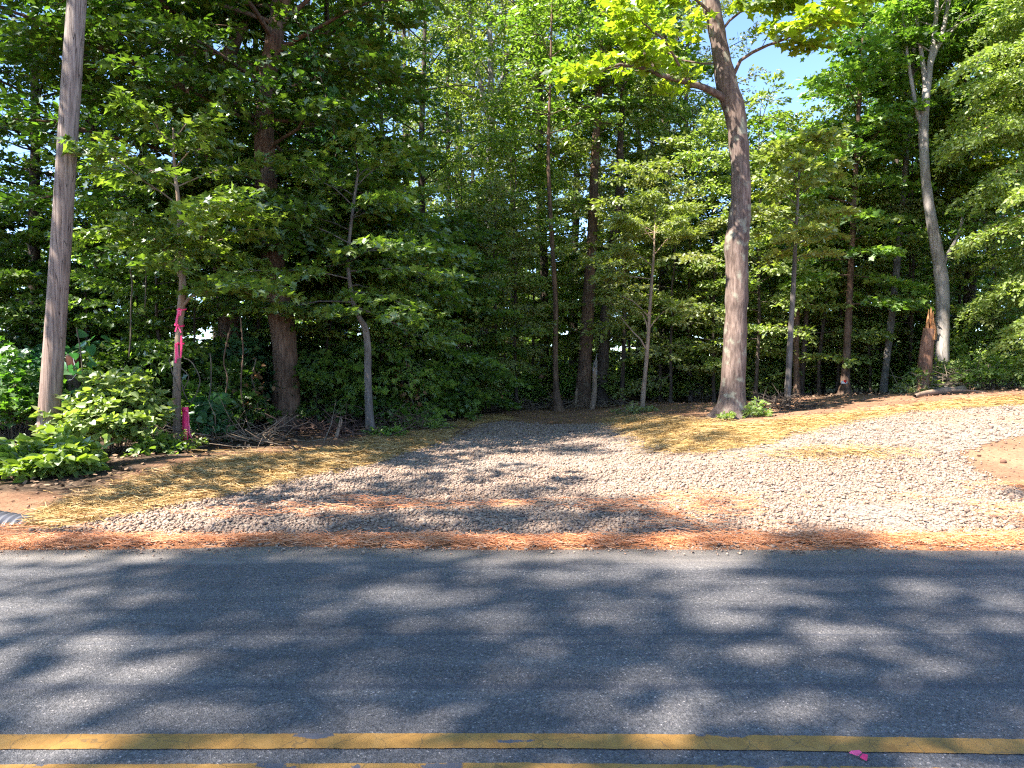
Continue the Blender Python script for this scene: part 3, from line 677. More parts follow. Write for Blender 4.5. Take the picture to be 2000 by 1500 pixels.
K_TALL = [proto(101, 19, .17, 3.0, 3.3, 44, L_MID, T_OVAL, .115, 32, prof=full, sr=.62, leafy=.50, spread=.85, up=.7),
          proto(102, 21, .20, 5.0, 3.6, 44, L_LITE, T_OVAL, .115, 32, prof=topp, sr=.62, leafy=.50, spread=.85, up=.7),
          proto(103, 17, .15, 2.0, 2.9, 42, L_MID, T_MAPLE, .13, 28, prof=full, sr=.6, bend=1.2, leafy=.50, spread=.85, up=.7),
          proto(104, 20, .22, 7.0, 3.9, 38, L_LITE, T_MAPLE, .13, 30, prof=topp, sr=.7, leafy=.54, spread=.85, up=.7)]
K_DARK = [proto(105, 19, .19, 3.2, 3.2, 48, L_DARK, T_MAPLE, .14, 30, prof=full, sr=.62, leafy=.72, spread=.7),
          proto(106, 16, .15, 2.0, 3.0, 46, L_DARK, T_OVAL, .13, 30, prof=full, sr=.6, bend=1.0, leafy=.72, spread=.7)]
K_SHADE = proto(110, 21, .24, 7.5, 4.4, 32, L_MID, T_MAPLE, .20, 17, prof=topp, sr=.7, leafy=.45)
K_FAR = proto(111, 5.5, .05, .3, 2.2, 30, L_LITE, T_OVAL, .22, 34, elev=(0, 50), prof=full, sr=.5, nsub=5)
K_UNDER = [proto(107, 6.5, .045, .7, 1.9, 26, L_MID, T_OVAL, .12, 24, elev=(0, 40), prof=full, sr=.42, nsub=5),
           proto(108, 5.0, .035, .4, 1.7, 24, L_DARK, T_MAPLE, .14, 24, elev=(0, 40), prof=full, sr=.42, nsub=5),
           proto(109, 8.0, .055, 1.5, 2.1, 28, L_LITE, T_OVAL, .12, 26, elev=(0, 45), prof=full, sr=.42, nsub=5)]
rt = random.Random(5)

# ------------------------------------------------------------------ the trees one can tell apart
# big main tree beside the drive
q, r, base = px_path([(1428, 822, 62), (1430, 790, 46), (1437, 650, 42), (1440, 540, 41), (1437, 490, 44), (1441, 470, 45), (1448, 400, 38), (1446, 330, 36), (1440, 260, 36), (1434, 220, 40), (1420, 180, 40),
                      (1409, 120, 33), (1398, 60, 31), (1385, 0, 30), (1378, -100, 28), (1386, -260, 26), (1380, -450, 22), (1400, -700, 16), (1395, -900, 8)], 12.8)
base[2] = float(zt(base[0], base[1])); q[0, 2] = -.05
t = Tree(11); t.trunk(q, r, 20, flare=.38)
D0 = 12.8
def lp(pts, d=D0): return np.array([P(a[0], a[1], d + (a[2] if len(a) > 2 else 0)) for a in pts]) - base
t.limb(lp([(1425, 200), (1405, 186, -.1), (1378, 172, -.2), (1340, 160, -.3), (1290, 146, -.4), (1250, 131, -.5), (1210, 126, -.6), (1170, 138, -.7), (1130, 146, -.8)]), .072, 12, .34, .36, .28, .65, .55, .05, r1=.012)
t.limb(lp([(1290, 146, -.4), (1262, 110, -.3), (1235, 70, -.2), (1215, 35, -.1), (1190, 10, 0)]), .03, 8, .4, .36, .3, .7, .6, .05, r1=.01)
t.limb(lp([(1345, 160, -.3), (1322, 120, -.5), (1300, 80, -.8), (1262, 50, -1.0), (1230, 20, -1.2)]), .028, 8, .42, .36, .3, .75, .8, .05, r1=.01)
t.limb(lp([(1400, 124), (1370, 124, .2), (1335, 118, .4), (1300, 100, .6), (1270, 96, .8)]), .022, 6, .4, .34, .3, .6, .5, .05, r1=.01)
t.limb(lp([(1434, 144), (1446, 118, -.1), (1470, 102, -.2), (1500, 88, -.3), (1535, 76, -.5), (1570, 56, -.7), (1610, 30, -.9), (1650, 0, -1.1), (1700, -30, -1.3)]), .034, 12, .34, .34, .30, .75, .75, .12, r1=.01)
t.limb(lp([(1408, 62), (1425, 40), (1450, 20, -.2), (1490, -4, -.4), (1540, -20, -.6), (1600, -40, -.8)]), .026, 9, .42, .36, .3, .8, .9, .25, r1=.01)
t.limb(lp([(1395, 30), (1360, 0, -.2), (1330, -20, -.4), (1290, -30, -.6)]), .03, 7, .5, .4, .3, .8, .9, .3, r1=.01)
hmain = 9.0
t.auto(hmain, 3.2, 15, topp, (5, 55), 8, .5, tone=.6)
make_tree('maple_tree', base, t, B_MAIN, t.leaves('crown', L_YEL, T_MAPLE, .155, 17, spread=.5), 'big maple with lichened trunk and yellow green leaves on the straw bank by the drive', 'tree')

# big trunk on the left, ivy and maple leaves round it
def trunk_tree(name, seed, pts, d, bark, leafm, tpl, lsize, label, h0, Rad, n, sides=14, flare=.25, per=22, prof=full, extra=None, elev=(5, 50), nsub=7, sr=.55, tone=.5, leafy=1.0, azr=None, group=None, h1=None, droop=.15):
    q, r, base = px_path(pts, d); zb = float(zt(base[0], base[1])); base = base.copy(); dz = base[2] - zb; base[2] = zb
    q[:, 2] += dz; q[0, 2] = -.08
    t = Tree(seed); t.trunk(q, r, sides, flare=flare)
    if extra: extra(t, base)
    t.auto(h0, Rad, n, prof, elev, nsub, sr, tone=tone, leafy=leafy, azr=azr, h1=h1, droop=droop)
    return make_tree(name, base, t, bark, t.leaves('crown', leafm, tpl, lsize, per) if n or extra else None, label, 'tree', group)
trunk_tree('tree', 12, [(553, 822, 54), (560, 760, 50), (555, 650, 47), (537, 560, 46), (526, 430, 42), (518, 330, 40), (514, 200, 35), (535, 80, 33), (560, -50, 32), (565, -200, 26), (572, -380, 16), (575, -520, 6)], 13.2,
           B_BROWN, L_DARK, T_MAPLE, .135, 'thick furrowed brown trunk rising through dark leaves behind the brush pile', 3.4, 3.1, 56, per=26, elev=(-5, 50))
def ex(t, b):
    def l2(pts, d=14.2): return np.array([P(a[0], a[1], d) for a in pts]) - b
    t.limb(l2([(405, 200), (430, 140), (455, 90), (475, 40), (482, -30), (490, -150), (500, -300)]), .16, 9, .3, .55, .3, .45, .8, .1, r1=.06)
trunk_tree('tree', 13, [(452, 835, 40), (452, 700, 38), (446, 600, 42), (432, 450, 44), (412, 330, 48), (392, 230, 50), (372, 150, 46), (388, 40, 42), (402, -80, 34), (400, -250, 22), (395, -480, 6)], 14.2,
           B_BROWN, L_DARK, T_OVAL, .15, 'vine-covered leaning trunk forking high up, between the ribboned sapling and the thick brown trunk', 3.6, 3.9, 58, per=26, extra=ex, elev=(-5, 50))
# small sapling with the ribbons
def ex(t, b):
    def l2(pts, d=10.8): return np.array([P(a[0], a[1], d + (a[2] if len(a) > 2 else 0)) for a in pts]) - b
    t.limb(l2([(358, 596), (372, 580), (388, 574), (410, 565, -.1), (440, 552, -.3), (480, 548, -.5), (520, 556, -.7)]), .028, 9, .5, .36, .3, .45, 1, .15, r1=.008)
    t.limb(l2([(356, 545), (346, 532), (336, 515), (322, 490, -.2), (300, 460, -.4), (285, 430, -.6)]), .03, 9, .55, .38, .3, .6, 1, .1, r1=.008)
    t.limb(l2([(356, 545), (366, 520), (380, 490), (400, 450, -.3), (425, 420, -.6), (455, 405, -.8)]), .03, 9, .55, .38, .3, .7, 1, .15, r1=.008)
trunk_tree('sapling', 14, [(347, 872, 17), (345, 800, 15), (346, 700, 13), (352, 620, 13), (357, 560, 14), (356, 540, 12), (352, 480, 9), (350, 400, 8), (340, 330, 6), (338, 250, 3)], 10.8,
           B_PALE, L_MID, T_MAPLE, .12, 'slim pale-barked sapling tied with pink ribbons, beside the pink survey stake', 2.7, 1.4, 12, 10, flare=.1, extra=ex, nsub=5, sr=.4)
# crooked small trunk
trunk_tree('tree', 15, [(724, 832, 20), (720, 790, 15), (718, 720, 13), (719, 680, 13), (714, 640, 12), (704, 625, 11), (692, 600, 9), (684, 560, 8), (678, 500, 7), (690, 400, 6), (700, 330, 4)], 12.6,
           B_DULL, L_MID, T_MAPLE, .12, 'thin crooked grey tree with a kinked trunk at the left edge of the drive', 2.2, 1.9, 22, 10, flare=.25, nsub=5, sr=.45, elev=(-5, 40))
# centre trees behind the end of the drive
def ex(t, b):
    def l2(pts, d=22.5): return np.array([P(a[0], a[1], d) for a in pts]) - b
    t.limb(l2([(958, 245), (945, 200), (938, 160), (925, 110), (920, 60), (915, -20), (900, -150)]), .10, 9, .35, .6, .3, .5, 1, .1, r1=.04)
    t.limb(l2([(960, 235), (974, 190), (982, 150), (988, 120), (1010, 60), (1030, -40)]), .09, 9, .35, .6, .3, .5, 1, .1, r1=.03)
trunk_tree('tree', 16, [(945, 797, 17), (945, 700, 16), (946, 600, 16), (955, 500, 15), (955, 400, 15), (957, 300, 16), (960, 240, 16), (958, 120, 11), (955, 0, 9), (955, -200, 6), (950, -350, 3)], 22.5,
           B_GREY, L_LITE, T_OVAL, .14, 'tall grey tree forking high above the end of the drive, with pale green leaves', 6.5, 2.4, 34, 10, extra=ex, per=24)
trunk_tree('tree', 17, [(1137, 800, 32), (1143, 700, 27), (1149, 600, 25), (1157, 450, 19), (1162, 300, 15), (1170, 180, 13), (1178, 40, 11), (1180, -150, 7), (1182, -300, 3)], 20.5,
           B_RED, L_MID, T_OVAL, .14, 'reddish brown trunk, the thickest at the end of the drive, rising straight up', 8.0, 2.4, 26, 12, per=22)
trunk_tree('tree', 18, [(1176, 800, 26), (1177, 740, 22), (1181, 640, 21), (1190, 540, 18), (1203, 440, 17), (1212, 360, 16), (1210, 300, 13), (1216, 200, 10), (1222, 60, 8), (1230, -150, 4)], 20.8,
           B_DARK, L_MID, T_MAPLE, .15, 'dark rough trunk just right of the reddish brown one and of the broken white snag', 8.0, 2.3, 24, 12, per=22)
trunk_tree('tree', 19, [(1091, 800, 20), (1086, 760, 12), (1084, 700, 10), (1086, 600, 10), (1080, 500, 9), (1074, 400, 8), (1070, 300, 7), (1075, 150, 5), (1078, 0, 3)], 19.5,
           B_BROWN, L_MID, T_OVAL, .13, 'slender tree with a pale flared foot at the end of the drive', 7.0, 1.8, 20, 10, flare=.5, per=22)
trunk_tree('dead_tree', 20, [(1157, 796, 11), (1159, 750, 9), (1163, 715, 7), (1166, 690, 5)], 19.8, B_GREY, None, None, 0, 'short broken white snag between the two thick trunks', 0, 0, 0, 8, flare=.2) if False else None
# honey-coloured sapling with bare arching branches
def ex(t, b):
    def l2(pts, d=16): return np.array([P(a[0], a[1], d + (a[2] if len(a) > 2 else 0)) for a in pts]) - b
    kw = dict(nsub=6, sublen=.3, spray_r=.22, start=.45, tone=.6, leafy=.45, droop=.0, r1=.006)
    t.limb(l2([(1262, 683), (1252, 664), (1238, 650), (1222, 632), (1208, 612), (1196, 598), (1184, 590)]), .022, **kw)
    t.limb(l2([(1266, 650), (1262, 630), (1256, 615), (1244, 604), (1230, 600)]), .018, **kw)
    t.limb(l2([(1266, 618), (1250, 600), (1236, 588), (1218, 580), (1200, 570), (1186, 568)]), .016, **kw)
    t.limb(l2([(1266, 645), (1275, 632), (1290, 614), (1302, 604), (1318, 600), (1335, 590)]), .016, **kw)
    for pts in ([(1275, 520), (1250, 500), (1225, 490), (1200, 492)], [(1276, 500), (1300, 470), (1320, 455), (1345, 450)], [(1277, 470), (1255, 445), (1235, 430), (1215, 430)], [(1278, 460), (1290, 430), (1305, 410), (1330, 405)],
                [(1274, 545), (1230, 540), (1205, 530), (1190, 535)], [(1278, 450), (1280, 420), (1275, 400), (1262, 385)]):
        t.limb(l2(pts), .012, 7, .6, .34, .2, .7, 1, .1, r1=.005)
trunk_tree('sapling', 21, [(1254, 800, 10), (1257, 760, 9), (1263, 700, 8), (1267, 640, 7), (1272, 560, 5.5), (1277, 500, 4.5), (1279, 440, 3)], 16.0,
           B_PALE, L_LITE, T_NARROW, .12, 'thin tan sapling with bare arching lower branches and small bright crown on the dirt mound', 4.2, .8, 6, 8, flare=.15, extra=ex, per=60, nsub=4, sr=.3)
# thin straight tree right of the main tree
trunk_tree('tree', 22, [(1536, 808, 15), (1539, 760, 13), (1544, 650, 11), (1550, 560, 9), (1554, 450, 7), (1557, 420, 6), (1560, 350, 4.5), (1563, 290, 3)], 15.0,
           B_DULL, L_LITE, T_MAPLE, .13, 'slim straight grey tree rising from the brush heap right of the big maple', 3.2, 1.1, 24, 8, flare=.1, nsub=5, sr=.35, tone=.7, per=18)
trunk_tree('tree', 23, [(1557, 792, 14), (1555, 700, 12), (1556, 600, 11), (1559, 480, 9), (1562, 350, 7), (1562, 250, 4)], 19.3, B_BROWN, L_MID, T_OVAL, .13,
           'brown trunk of the close pair right behind the slim straight tree, its foot splintered', 5.6, 1.8, 14, 8, per=18)
trunk_tree('tree', 24, [(1563, 792, 13), (1567, 720, 12), (1572, 660, 11), (1578, 560, 8), (1585, 450, 6), (1590, 330, 4)], 19.5, B_DARK, L_MID, T_OVAL, .13,
           'blackish leaning trunk of the close pair right behind the slim straight tree', 5.8, 1.8, 14, 8, per=18)
trunk_tree('tree', 25, [(1650, 786, 28), (1651, 740, 16), (1656, 650, 13), (1661, 540, 11), (1668, 400, 10), (1675, 250, 8), (1685, 100, 6), (1690, -50, 3)], 18.0, B_RED, L_MID, T_MAPLE, .15,
           'vine-wrapped trunk with the small red and white sign on it', 2.4, 1.7, 34, 10, per=24)
trunk_tree('tree', 26, [(1724, 782, 15), (1727, 745, 13), (1738, 650, 13), (1752, 520, 12), (1762, 400, 11), (1772, 280, 9), (1785, 100, 7), (1795, -100, 3)], 18.5, B_DULL, L_DARK, T_MAPLE, .15,
           'smooth purplish grey trunk leaning right, between the sign tree and the broken orange snag', 6.0, 1.9, 26, 10, flare=.1, per=22)
def ex(t, b):
    def l2(pts, d=17): return np.array([P(a[0], a[1], d) for a in pts]) - b
    kw = dict(nsub=8, sublen=.4, spray_r=.42, start=.5, tone=.5, leafy=.8, droop=.05)
    t.limb(l2([(1804, 255), (1790, 215), (1782, 170), (1772, 110), (1765, 40), (1755, -60)]), .055, r1=.025, **kw)
    t.limb(l2([(1808, 180), (1803, 130), (1797, 90), (1790, 40), (1788, -20), (1780, -160)]), .06, r1=.03, **kw)
    t.limb(l2([(1815, 130), (1828, 95), (1842, 60), (1850, 20), (1858, -40), (1875, -160)]), .065, r1=.03, **kw)
    t.limb(l2([(1818, 115), (1845, 75), (1870, 50), (1900, 25), (1935, 10)]), .03, r1=.012, **kw)
    t.limb(l2([(1842, 520), (1850, 498), (1862, 478), (1873, 455), (1880, 425)]), .05, r1=.025, **kw)
trunk_tree('tree', 27, [(1838, 762, 28), (1840, 700, 24), (1841, 620, 24), (1841, 560, 26), (1832, 500, 22), (1821, 440, 20), (1812, 390, 18), (1806, 330, 17), (1803, 260, 17), (1807, 200, 15), (1814, 140, 13), (1822, 90, 9), (1828, 40, 8), (1832, -60, 6), (1835, -180, 3)], 17.0,
           B_GREY, L_MID, T_NARROW, .14, 'tall pale grey tree with a bent trunk forked many times, behind the broken orange snag', 7.6, 1.8, 14, 12, extra=ex, per=30, elev=(30, 60))

# weeping light-green tree at the right edge
t = Tree(30); bw = ground_base(2110, 14.4)
t.trunk([(0, 0, -.1), (.1, 0, 1.5), (.05, .1, 3.5), (-.2, .2, 6), (-.3, .2, 9), (-.2, 0, 12)], [.17, .15, .13, .11, .08, .02], 12, flare=.3)
t.auto(.9, 2.05, 64, lambda u: .62 + .38 * math.sin(math.pi * u), (-8, 45), 9, .42, tone=.55, droop=.35, sublen=.45)
make_tree('tree', bw, t, B_BROWN, t.leaves('crown', L_LITE, T_OVAL, .085, 58, hang=.65, spread=.75), 'weeping light green tree with drooping sprays of small leaves above the low bushes', 'tree')
t = Tree(31); bw = ground_base(2180, 16.5)
t.trunk([(0, 0, -.1), (.1, 0, 2), (.2, .1, 5), (0, .2, 9), (0, .2, 13)], [.2, .18, .15, .1, .02], 12, flare=.3)
t.auto(1.2, 3.0, 60, full, (-5, 45), 9, .45, tone=.5, droop=.3)
make_tree('tree', bw, t, B_BROWN, t.leaves('crown', L_LITE, T_OVAL, .09, 44, hang=.6, spread=.75), 'light green tree standing further back behind the weeping one, mostly out of view', 'tree')

# bright maple on the right, yellow at the top
t = Tree(32); bw = ground_base(1885, 19.6)
t.trunk([(0, 0, -.1), (.1, 0, 3), (.1, .1, 6), (-.2, .2, 9.2), (-.3, .2, 10.6)], [.18, .15, .12, .07, .02], 10, flare=.3)
t.auto(5.2, 2.2, 50, lambda u: .6 + .4 * math.sin(math.pi * u * .9), (-5, 55), 8, .5, tone=.65)
make_tree('maple_tree', bw, t, B_DARK, t.leaves('crown', L_YEL, T_MAPLE, .15, 20), 'bright yellow green maple crown behind the tall forked grey tree', 'tree')
# copper-free deep green maple left of it
for (px, d, kd, sc, lab) in ((1722, 22.5, K_DARK[0], .52, 'dark green maple filling the gap between the sign tree and the forked grey tree'),
                             (1610, 24.5, K_TALL[2], .44, 'low bushy light green tree under the patch of open sky'),
                             (1500, 26.0, K_TALL[0], .42, 'rounded green tree just right of the big maple, under the open sky')):
    b = ground_base(px, d); copy_of(kd, b[0], b[1], lab, None, rt.uniform(0, 6), sc, zs=sc)

# ------------------------------------------------------------------ rows of forest trees
def row(items, label, group, kinds, tmat=None, s0=.85, s1=1.15, name='tree', lm=None):
    for i, (px, d) in enumerate(items):
        x = (px - 1000) / FPX * d; kd = kinds[i % len(kinds)]
        sc = rt.uniform(s0, s1); zs = sc
        if kd in K_TALL + K_DARK and s0 > .6: zs = (2.8 + .52 * d) * rt.uniform(.95, 1.2) / kd[3]; sc = max(.62, min(1, zs * 1.1)) * rt.uniform(.85, 1.1)
        o = copy_of(kd, x, d, label, group, rt.uniform(0, 6.28), sc, tmat=tmat, name=name, zs=zs)
        if lm:
            for c in o.children:
                if c.name.startswith('crown'): c.material_slots[0].link = 'OBJECT'; c.material_slots[0].material = lm[i % len(lm)]
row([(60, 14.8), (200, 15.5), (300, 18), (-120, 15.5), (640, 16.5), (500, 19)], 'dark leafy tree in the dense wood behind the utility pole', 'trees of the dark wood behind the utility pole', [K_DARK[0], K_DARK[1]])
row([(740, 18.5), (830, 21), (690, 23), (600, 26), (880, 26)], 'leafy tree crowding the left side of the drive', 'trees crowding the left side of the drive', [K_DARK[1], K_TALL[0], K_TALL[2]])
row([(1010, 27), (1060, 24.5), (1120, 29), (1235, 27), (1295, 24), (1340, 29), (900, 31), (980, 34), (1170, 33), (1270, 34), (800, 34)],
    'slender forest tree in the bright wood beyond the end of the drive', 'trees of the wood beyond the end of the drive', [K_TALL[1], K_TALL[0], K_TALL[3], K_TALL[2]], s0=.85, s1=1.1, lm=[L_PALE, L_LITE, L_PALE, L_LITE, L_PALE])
row([(1745, 25), (1800, 29), (1950, 23), (1760, 33), (1860, 32), (1980, 28), (2080, 24), (2180, 30)],
    'forest tree in the shady wood behind the dirt slope', 'trees of the shady wood behind the dirt slope', [K_DARK[0], K_TALL[0], K_DARK[1], K_TALL[3]], s0=.85, s1=1.1)
row([(1460, 30), (1530, 34), (1600, 33), (1480, 38)], 'low tree seen against the sky right of the big maple', 'low trees under the open patch of sky', [K_TALL[0], K_TALL[2]], s0=.34, s1=.42)
# understorey
row([(760, 15.5), (835, 16.8), (690, 15), (905, 19), (880, 17.8), (640, 14.2)], 'low maple with branches drooping over the bank left of the drive', 'low maples overhanging the left bank', [K_UNDER[1]], s0=.8, s1=1.05, name='understory_tree')
row([(985, 22), (1040, 23), (1110, 24), (1215, 22.5), (1290, 21), (1340, 22), (1395, 21.5), (1230, 27), (1010, 28), (1130, 29), (1330, 30), (1070, 33), (1180, 34), (930, 25), (1270, 36), (1400, 27)],
    'thin understorey tree with layered leaves beyond the end of the drive', 'understorey trees beyond the end of the drive', [K_UNDER[0], K_UNDER[2], K_UNDER[1]], s0=.7, s1=1.0, name='understory_tree', lm=[L_LITE, L_MID, L_LITE, L_PALE, L_MID])
row([(1480, 21), (1510, 23), (1610, 21), (1640, 22), (1690, 20.5), (1770, 20), (1800, 22), (1870, 20), (1930, 19), (1590, 26), (1470, 27), (1680, 27), (1760, 27), (1540, 29), (1900, 24)],
    'understorey tree with layered leaves behind the dirt slope', 'understorey trees behind the dirt slope', [K_UNDER[0], K_UNDER[2]], s0=.7, s1=1.0, name='understory_tree', lm=[L_LITE, L_MID, L_PALE])
row([(30, 13.5), (180, 13.8), (-60, 12.5), (270, 14.5), (400, 13.2), (470, 15), (600, 15.2), (320, 13), (90, 16), (510, 14.4)],
    'dark understorey tree under the tall trees behind the utility pole', 'understorey trees behind the utility pole', [K_UNDER[1], K_UNDER[0]], s0=.7, s1=1.0, name='understory_tree')
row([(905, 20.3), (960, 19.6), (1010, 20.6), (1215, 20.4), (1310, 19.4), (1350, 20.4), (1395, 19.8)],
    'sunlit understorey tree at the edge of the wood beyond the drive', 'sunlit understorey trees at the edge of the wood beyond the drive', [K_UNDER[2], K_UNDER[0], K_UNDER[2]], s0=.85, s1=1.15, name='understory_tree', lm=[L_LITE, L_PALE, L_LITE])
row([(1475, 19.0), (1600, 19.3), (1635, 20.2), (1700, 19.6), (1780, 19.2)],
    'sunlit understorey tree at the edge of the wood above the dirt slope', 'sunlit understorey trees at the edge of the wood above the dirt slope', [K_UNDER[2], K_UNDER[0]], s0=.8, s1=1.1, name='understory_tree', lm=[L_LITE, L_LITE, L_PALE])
row([(800, 14.9), (870, 16.4), (915, 18.0), (730, 14.4)], 'maple sapling trailing leaves down to the left bank of the drive', 'maple saplings trailing leaves to the left bank', [K_UNDER[1]], s0=.65, s1=.8, name='understory_tree', lm=[L_MID])
# far edge of the wood
row([(px, 44 + rt.uniform(-4, 8)) for px in range(-200, 2300, 125) if not 1350 < px < 1720 and not px < 330], 'distant tree at the far side of the wood', 'distant trees at the far side of the wood', [K_TALL[1], K_TALL[0], K_TALL[3]], s0=.75, s1=1.0)
row([(px + rt.uniform(-20, 20), 50 + rt.uniform(-4, 14)) for px in range(-250, 2350, 60)], 'low sunlit tree seen far off between the trunks', 'low far trees seen between the trunks', [K_FAR], s0=.8, s1=1.35)
for o in COL.objects:
    if o.get('group') == 'low far trees seen between the trunks': o.scale[2] *= 1.7

# tall trees standing left of the picture, whose shade falls across the road and the drive
SHADE = [(-8.9, 6.2, .86), (-13.2, 10.2, .9), (-16.2, 10.2, 1.0), (-11.2, 14.6, .8),
         (-6.4, -4.9, .95), (-11.2, -5.6, 1.1), (-2.6, -6.0, .9), (-15.2, -4.6, 1.1), (-7.0, -9.4, 1.0), (2.2, -6.8, .85)]
for (x, y, sc) in SHADE:
    copy_of(K_SHADE, x, y, 'tall roadside tree outside the view', 'tall trees along the road outside the view', rt.uniform(0, 6), sc)

# ------------------------------------------------------------------ objects
def on_ground(px, d): return ground_base(px, d)
# utility pole
q, r, base = px_path([(88, 905, 40), (95, 820, 39), (108, 640, 37), (120, 460, 36), (132, 270, 35), (143, 100, 34), (150, 0, 33), (170, -330, 30), (185, -600, 27)], 9.6)
zb = float(zt(base[0], base[1])); q[:, 2] += base[2] - zb; base[2] = zb; q[0, 2] = -.25
mb = MB(); tt = np.linspace(0, len(q) - 1, 60); ii = np.arange(len(q)); qq = np.stack([np.interp(tt, ii, q[:, c]) for c in range(3)], 1)
mb.tube(qq, np.interp(tt, ii, r) * (1 + .006 * np.random.default_rng(1).normal(0, 1, 60)), 28, lobes=np.full(60, .015))
pole = link('utility_pole', None, loc=base); link('pole', mb.mesh('pole', M_POLE), pole)
tag(pole, 'leaning weathered wooden utility pole with long cracks, standing in a bright green bush', 'utility pole')
for k in range(7):
    v = .25 + .05 * k; p = qq[int(v * 59)]; a = -1.9 + .25 * math.sin(k * 3); rr = .128; mb = MB()
    mb.tube([p + np.array([math.cos(a) * rr, math.sin(a) * rr, 0]), p + np.array([math.cos(a) * (rr + .012), math.sin(a) * (rr + .012), 0])], .006, 4)
    link('staple', mb.mesh('staple', M_STEEL), pole)

# old post and its wire behind the pole
b = on_ground(142, 11.6); mb = MB()
hp = (P(142, 692, 11.6)[2] - b[2])
mb.tube([(0, 0, -.1), (0, 0, hp * .5), (.01, 0, hp - .02), (.01, 0, hp)], [.11, .105, .10, .094], 14, lobes=np.full(4, .05))
po = link('wooden_post', None, loc=b); link('post', mb.mesh('post', B_DARK), po)
mb = MB(); mb.tube([(.01, 0, hp - .28), (.01, 0, hp - .03)], [.112, .106], 14); link('rusty_band', mb.mesh('rusty_band', bark_mat('rusty_wood', (.035, .012, .008), (.07, .026, .018), (.10, .045, .03))), po)
tag(po, 'dark old post with a rusty top just behind the utility pole', 'post')
mb = MB(); w0 = P(45, 752, 11.4); w1 = P(140, 742, 11.45)
mb.tube([w0, w1, P(150, 730, 11.45), P(143, 700, 11.5)], .006, 5)
tag(link('wire', mb.mesh('wire', M_STEEL)), 'bent grey wire running from the old dark post', 'wire')

# pink survey stake with its ribbon
b = on_ground(360, 10.3); st = link('survey_stake', None, loc=b)
zt_ = P(362, 793, 10.3)[2] - b[2]; w = 10 / FPX * 10.3
mb = MB(); mb.box((0, 0, zt_ / 2 - .05), (w, .022, zt_ + .06), (0, R(.5), 0)); mb.box((0.002, 0, zt_ - .045), (w + .012, .034, .055), (0, R(.5), 0))
link('stake', mb.mesh('stake', M_PINK, False), st)
def ribbon(pts, w, mat, name='ribbon', parent=None, tw=1.2, seed=0):
    """a flat plastic ribbon, 1 mm thick, along pts with a slow twist"""
    pts = np.asarray(pts, float); g = np.random.default_rng(seed); n = len(pts) * 5; t = np.linspace(0, len(pts) - 1, n); i = np.arange(len(pts))
    q = np.stack([np.interp(t, i, pts[:, c]) for c in range(3)], 1)
    for _ in range(3): q[1:-1] = (q[:-2] + 2 * q[1:-1] + q[2:]) / 4
    T = np.gradient(q, axis=0); T /= np.linalg.norm(T, axis=1)[:, None] + 1e-9
    ang = np.cumsum(g.normal(0, .16 * tw, n)); A = np.cross(T, [0, 1., 0]); A /= np.linalg.norm(A, axis=1)[:, None] + 1e-9; B = np.cross(T, A)
    S = A * np.cos(ang)[:, None] + B * np.sin(ang)[:, None]; Nn = np.cross(T, S)
    V = np.concatenate([q + S * w / 2 + Nn * .0008, q - S * w / 2 + Nn * .0008, q - S * w / 2 - Nn * .0008, q + S * w / 2 - Nn * .0008])
    k = np.arange(n - 1); F = np.concatenate([np.stack([a * n + k, a * n + k + 1, b_ * n + k + 1, b_ * n + k], 1) for a, b_ in ((0, 1), (1, 2), (2, 3), (3, 0))])
    return link(name, np_mesh(name, V, F, mat=mat, smooth=False), parent)
ribbon([(w * .6, -.02, zt_ - .07), (w * .85, -.03, zt_ - .13), (w * .8, -.03, zt_ - .22), (w * 1.0, -.04, zt_ - .32), (w * 1.1, -.05, zt_ - .40), (w * 1.6, -.06, zt_ - .46), (w * 1.9, -.08, .0)], .022, M_PINK2, 'ribbon', st, .4, 3)
mb = MB(); mb.tube([(w * .3, -.016, zt_ - .07), (w * .7, -.03, zt_ - .075)], .018, 6); link('knot', mb.mesh('knot', M_PINK2), st)
tag(st, 'short bright pink survey stake with a pink ribbon trailing to the ground', 'survey stake')
# ribbons tied on the sapling
def rb(pts, wpx, seed, d=10.70, tw=.8): return ([P(a, c, d) for a, c in pts], wpx / FPX * d, seed, tw)
def ribbon_thing(label, loops, tails):
    root = link('ribbon', None, loc=P(354, loops[0][1], 10.75)); bp_ = np.array(root.location)
    for (px, py, rw) in loops:
        c = P(px, py, 10.80) - bp_; a = np.linspace(0, 2 * math.pi, 17); rr = rw / FPX * 10.8
        ribbon(np.stack([c[0] + np.cos(a) * rr, c[1] + np.sin(a) * rr, np.full(17, c[2]) + .012 * np.sin(a)], 1), .022, M_PINK, 'loop', root, 0, 1)
        mb = MB(); mb.tube([c + (0, -rr - .012, 0.01), c + (.01, -rr - .02, -.012)], .016, 6); link('knot', mb.mesh('knot', M_PINK), root)
    for pts, wpx, seed in tails:
        ribbon([np.array(P(a, c_, 10.80)) - bp_ + (0, -.075, 0) for a, c_ in pts], .6 * wpx / FPX * 10.8, M_PINK if seed % 2 else M_PINK2, 'tail', root, .5, seed)
    tag(root, label, 'ribbon', 'pink ribbons tied round the slim sapling')
ribbon_thing('uppermost pink ribbon on the sapling, with a broad tail hanging left', [(355, 604, 9)], [([(354, 604), (353, 612), (350, 622), (349, 632), (346, 637)], 8, 1), ([(357, 604), (356, 612), (356, 617)], 9, 2)])
ribbon_thing('small pink bow with two short tails under the uppermost ribbon', [(352, 636, 8)], [([(351, 636), (349, 642), (347, 648)], 5, 1), ([(352, 636), (355, 642), (358, 650)], 5, 2)])
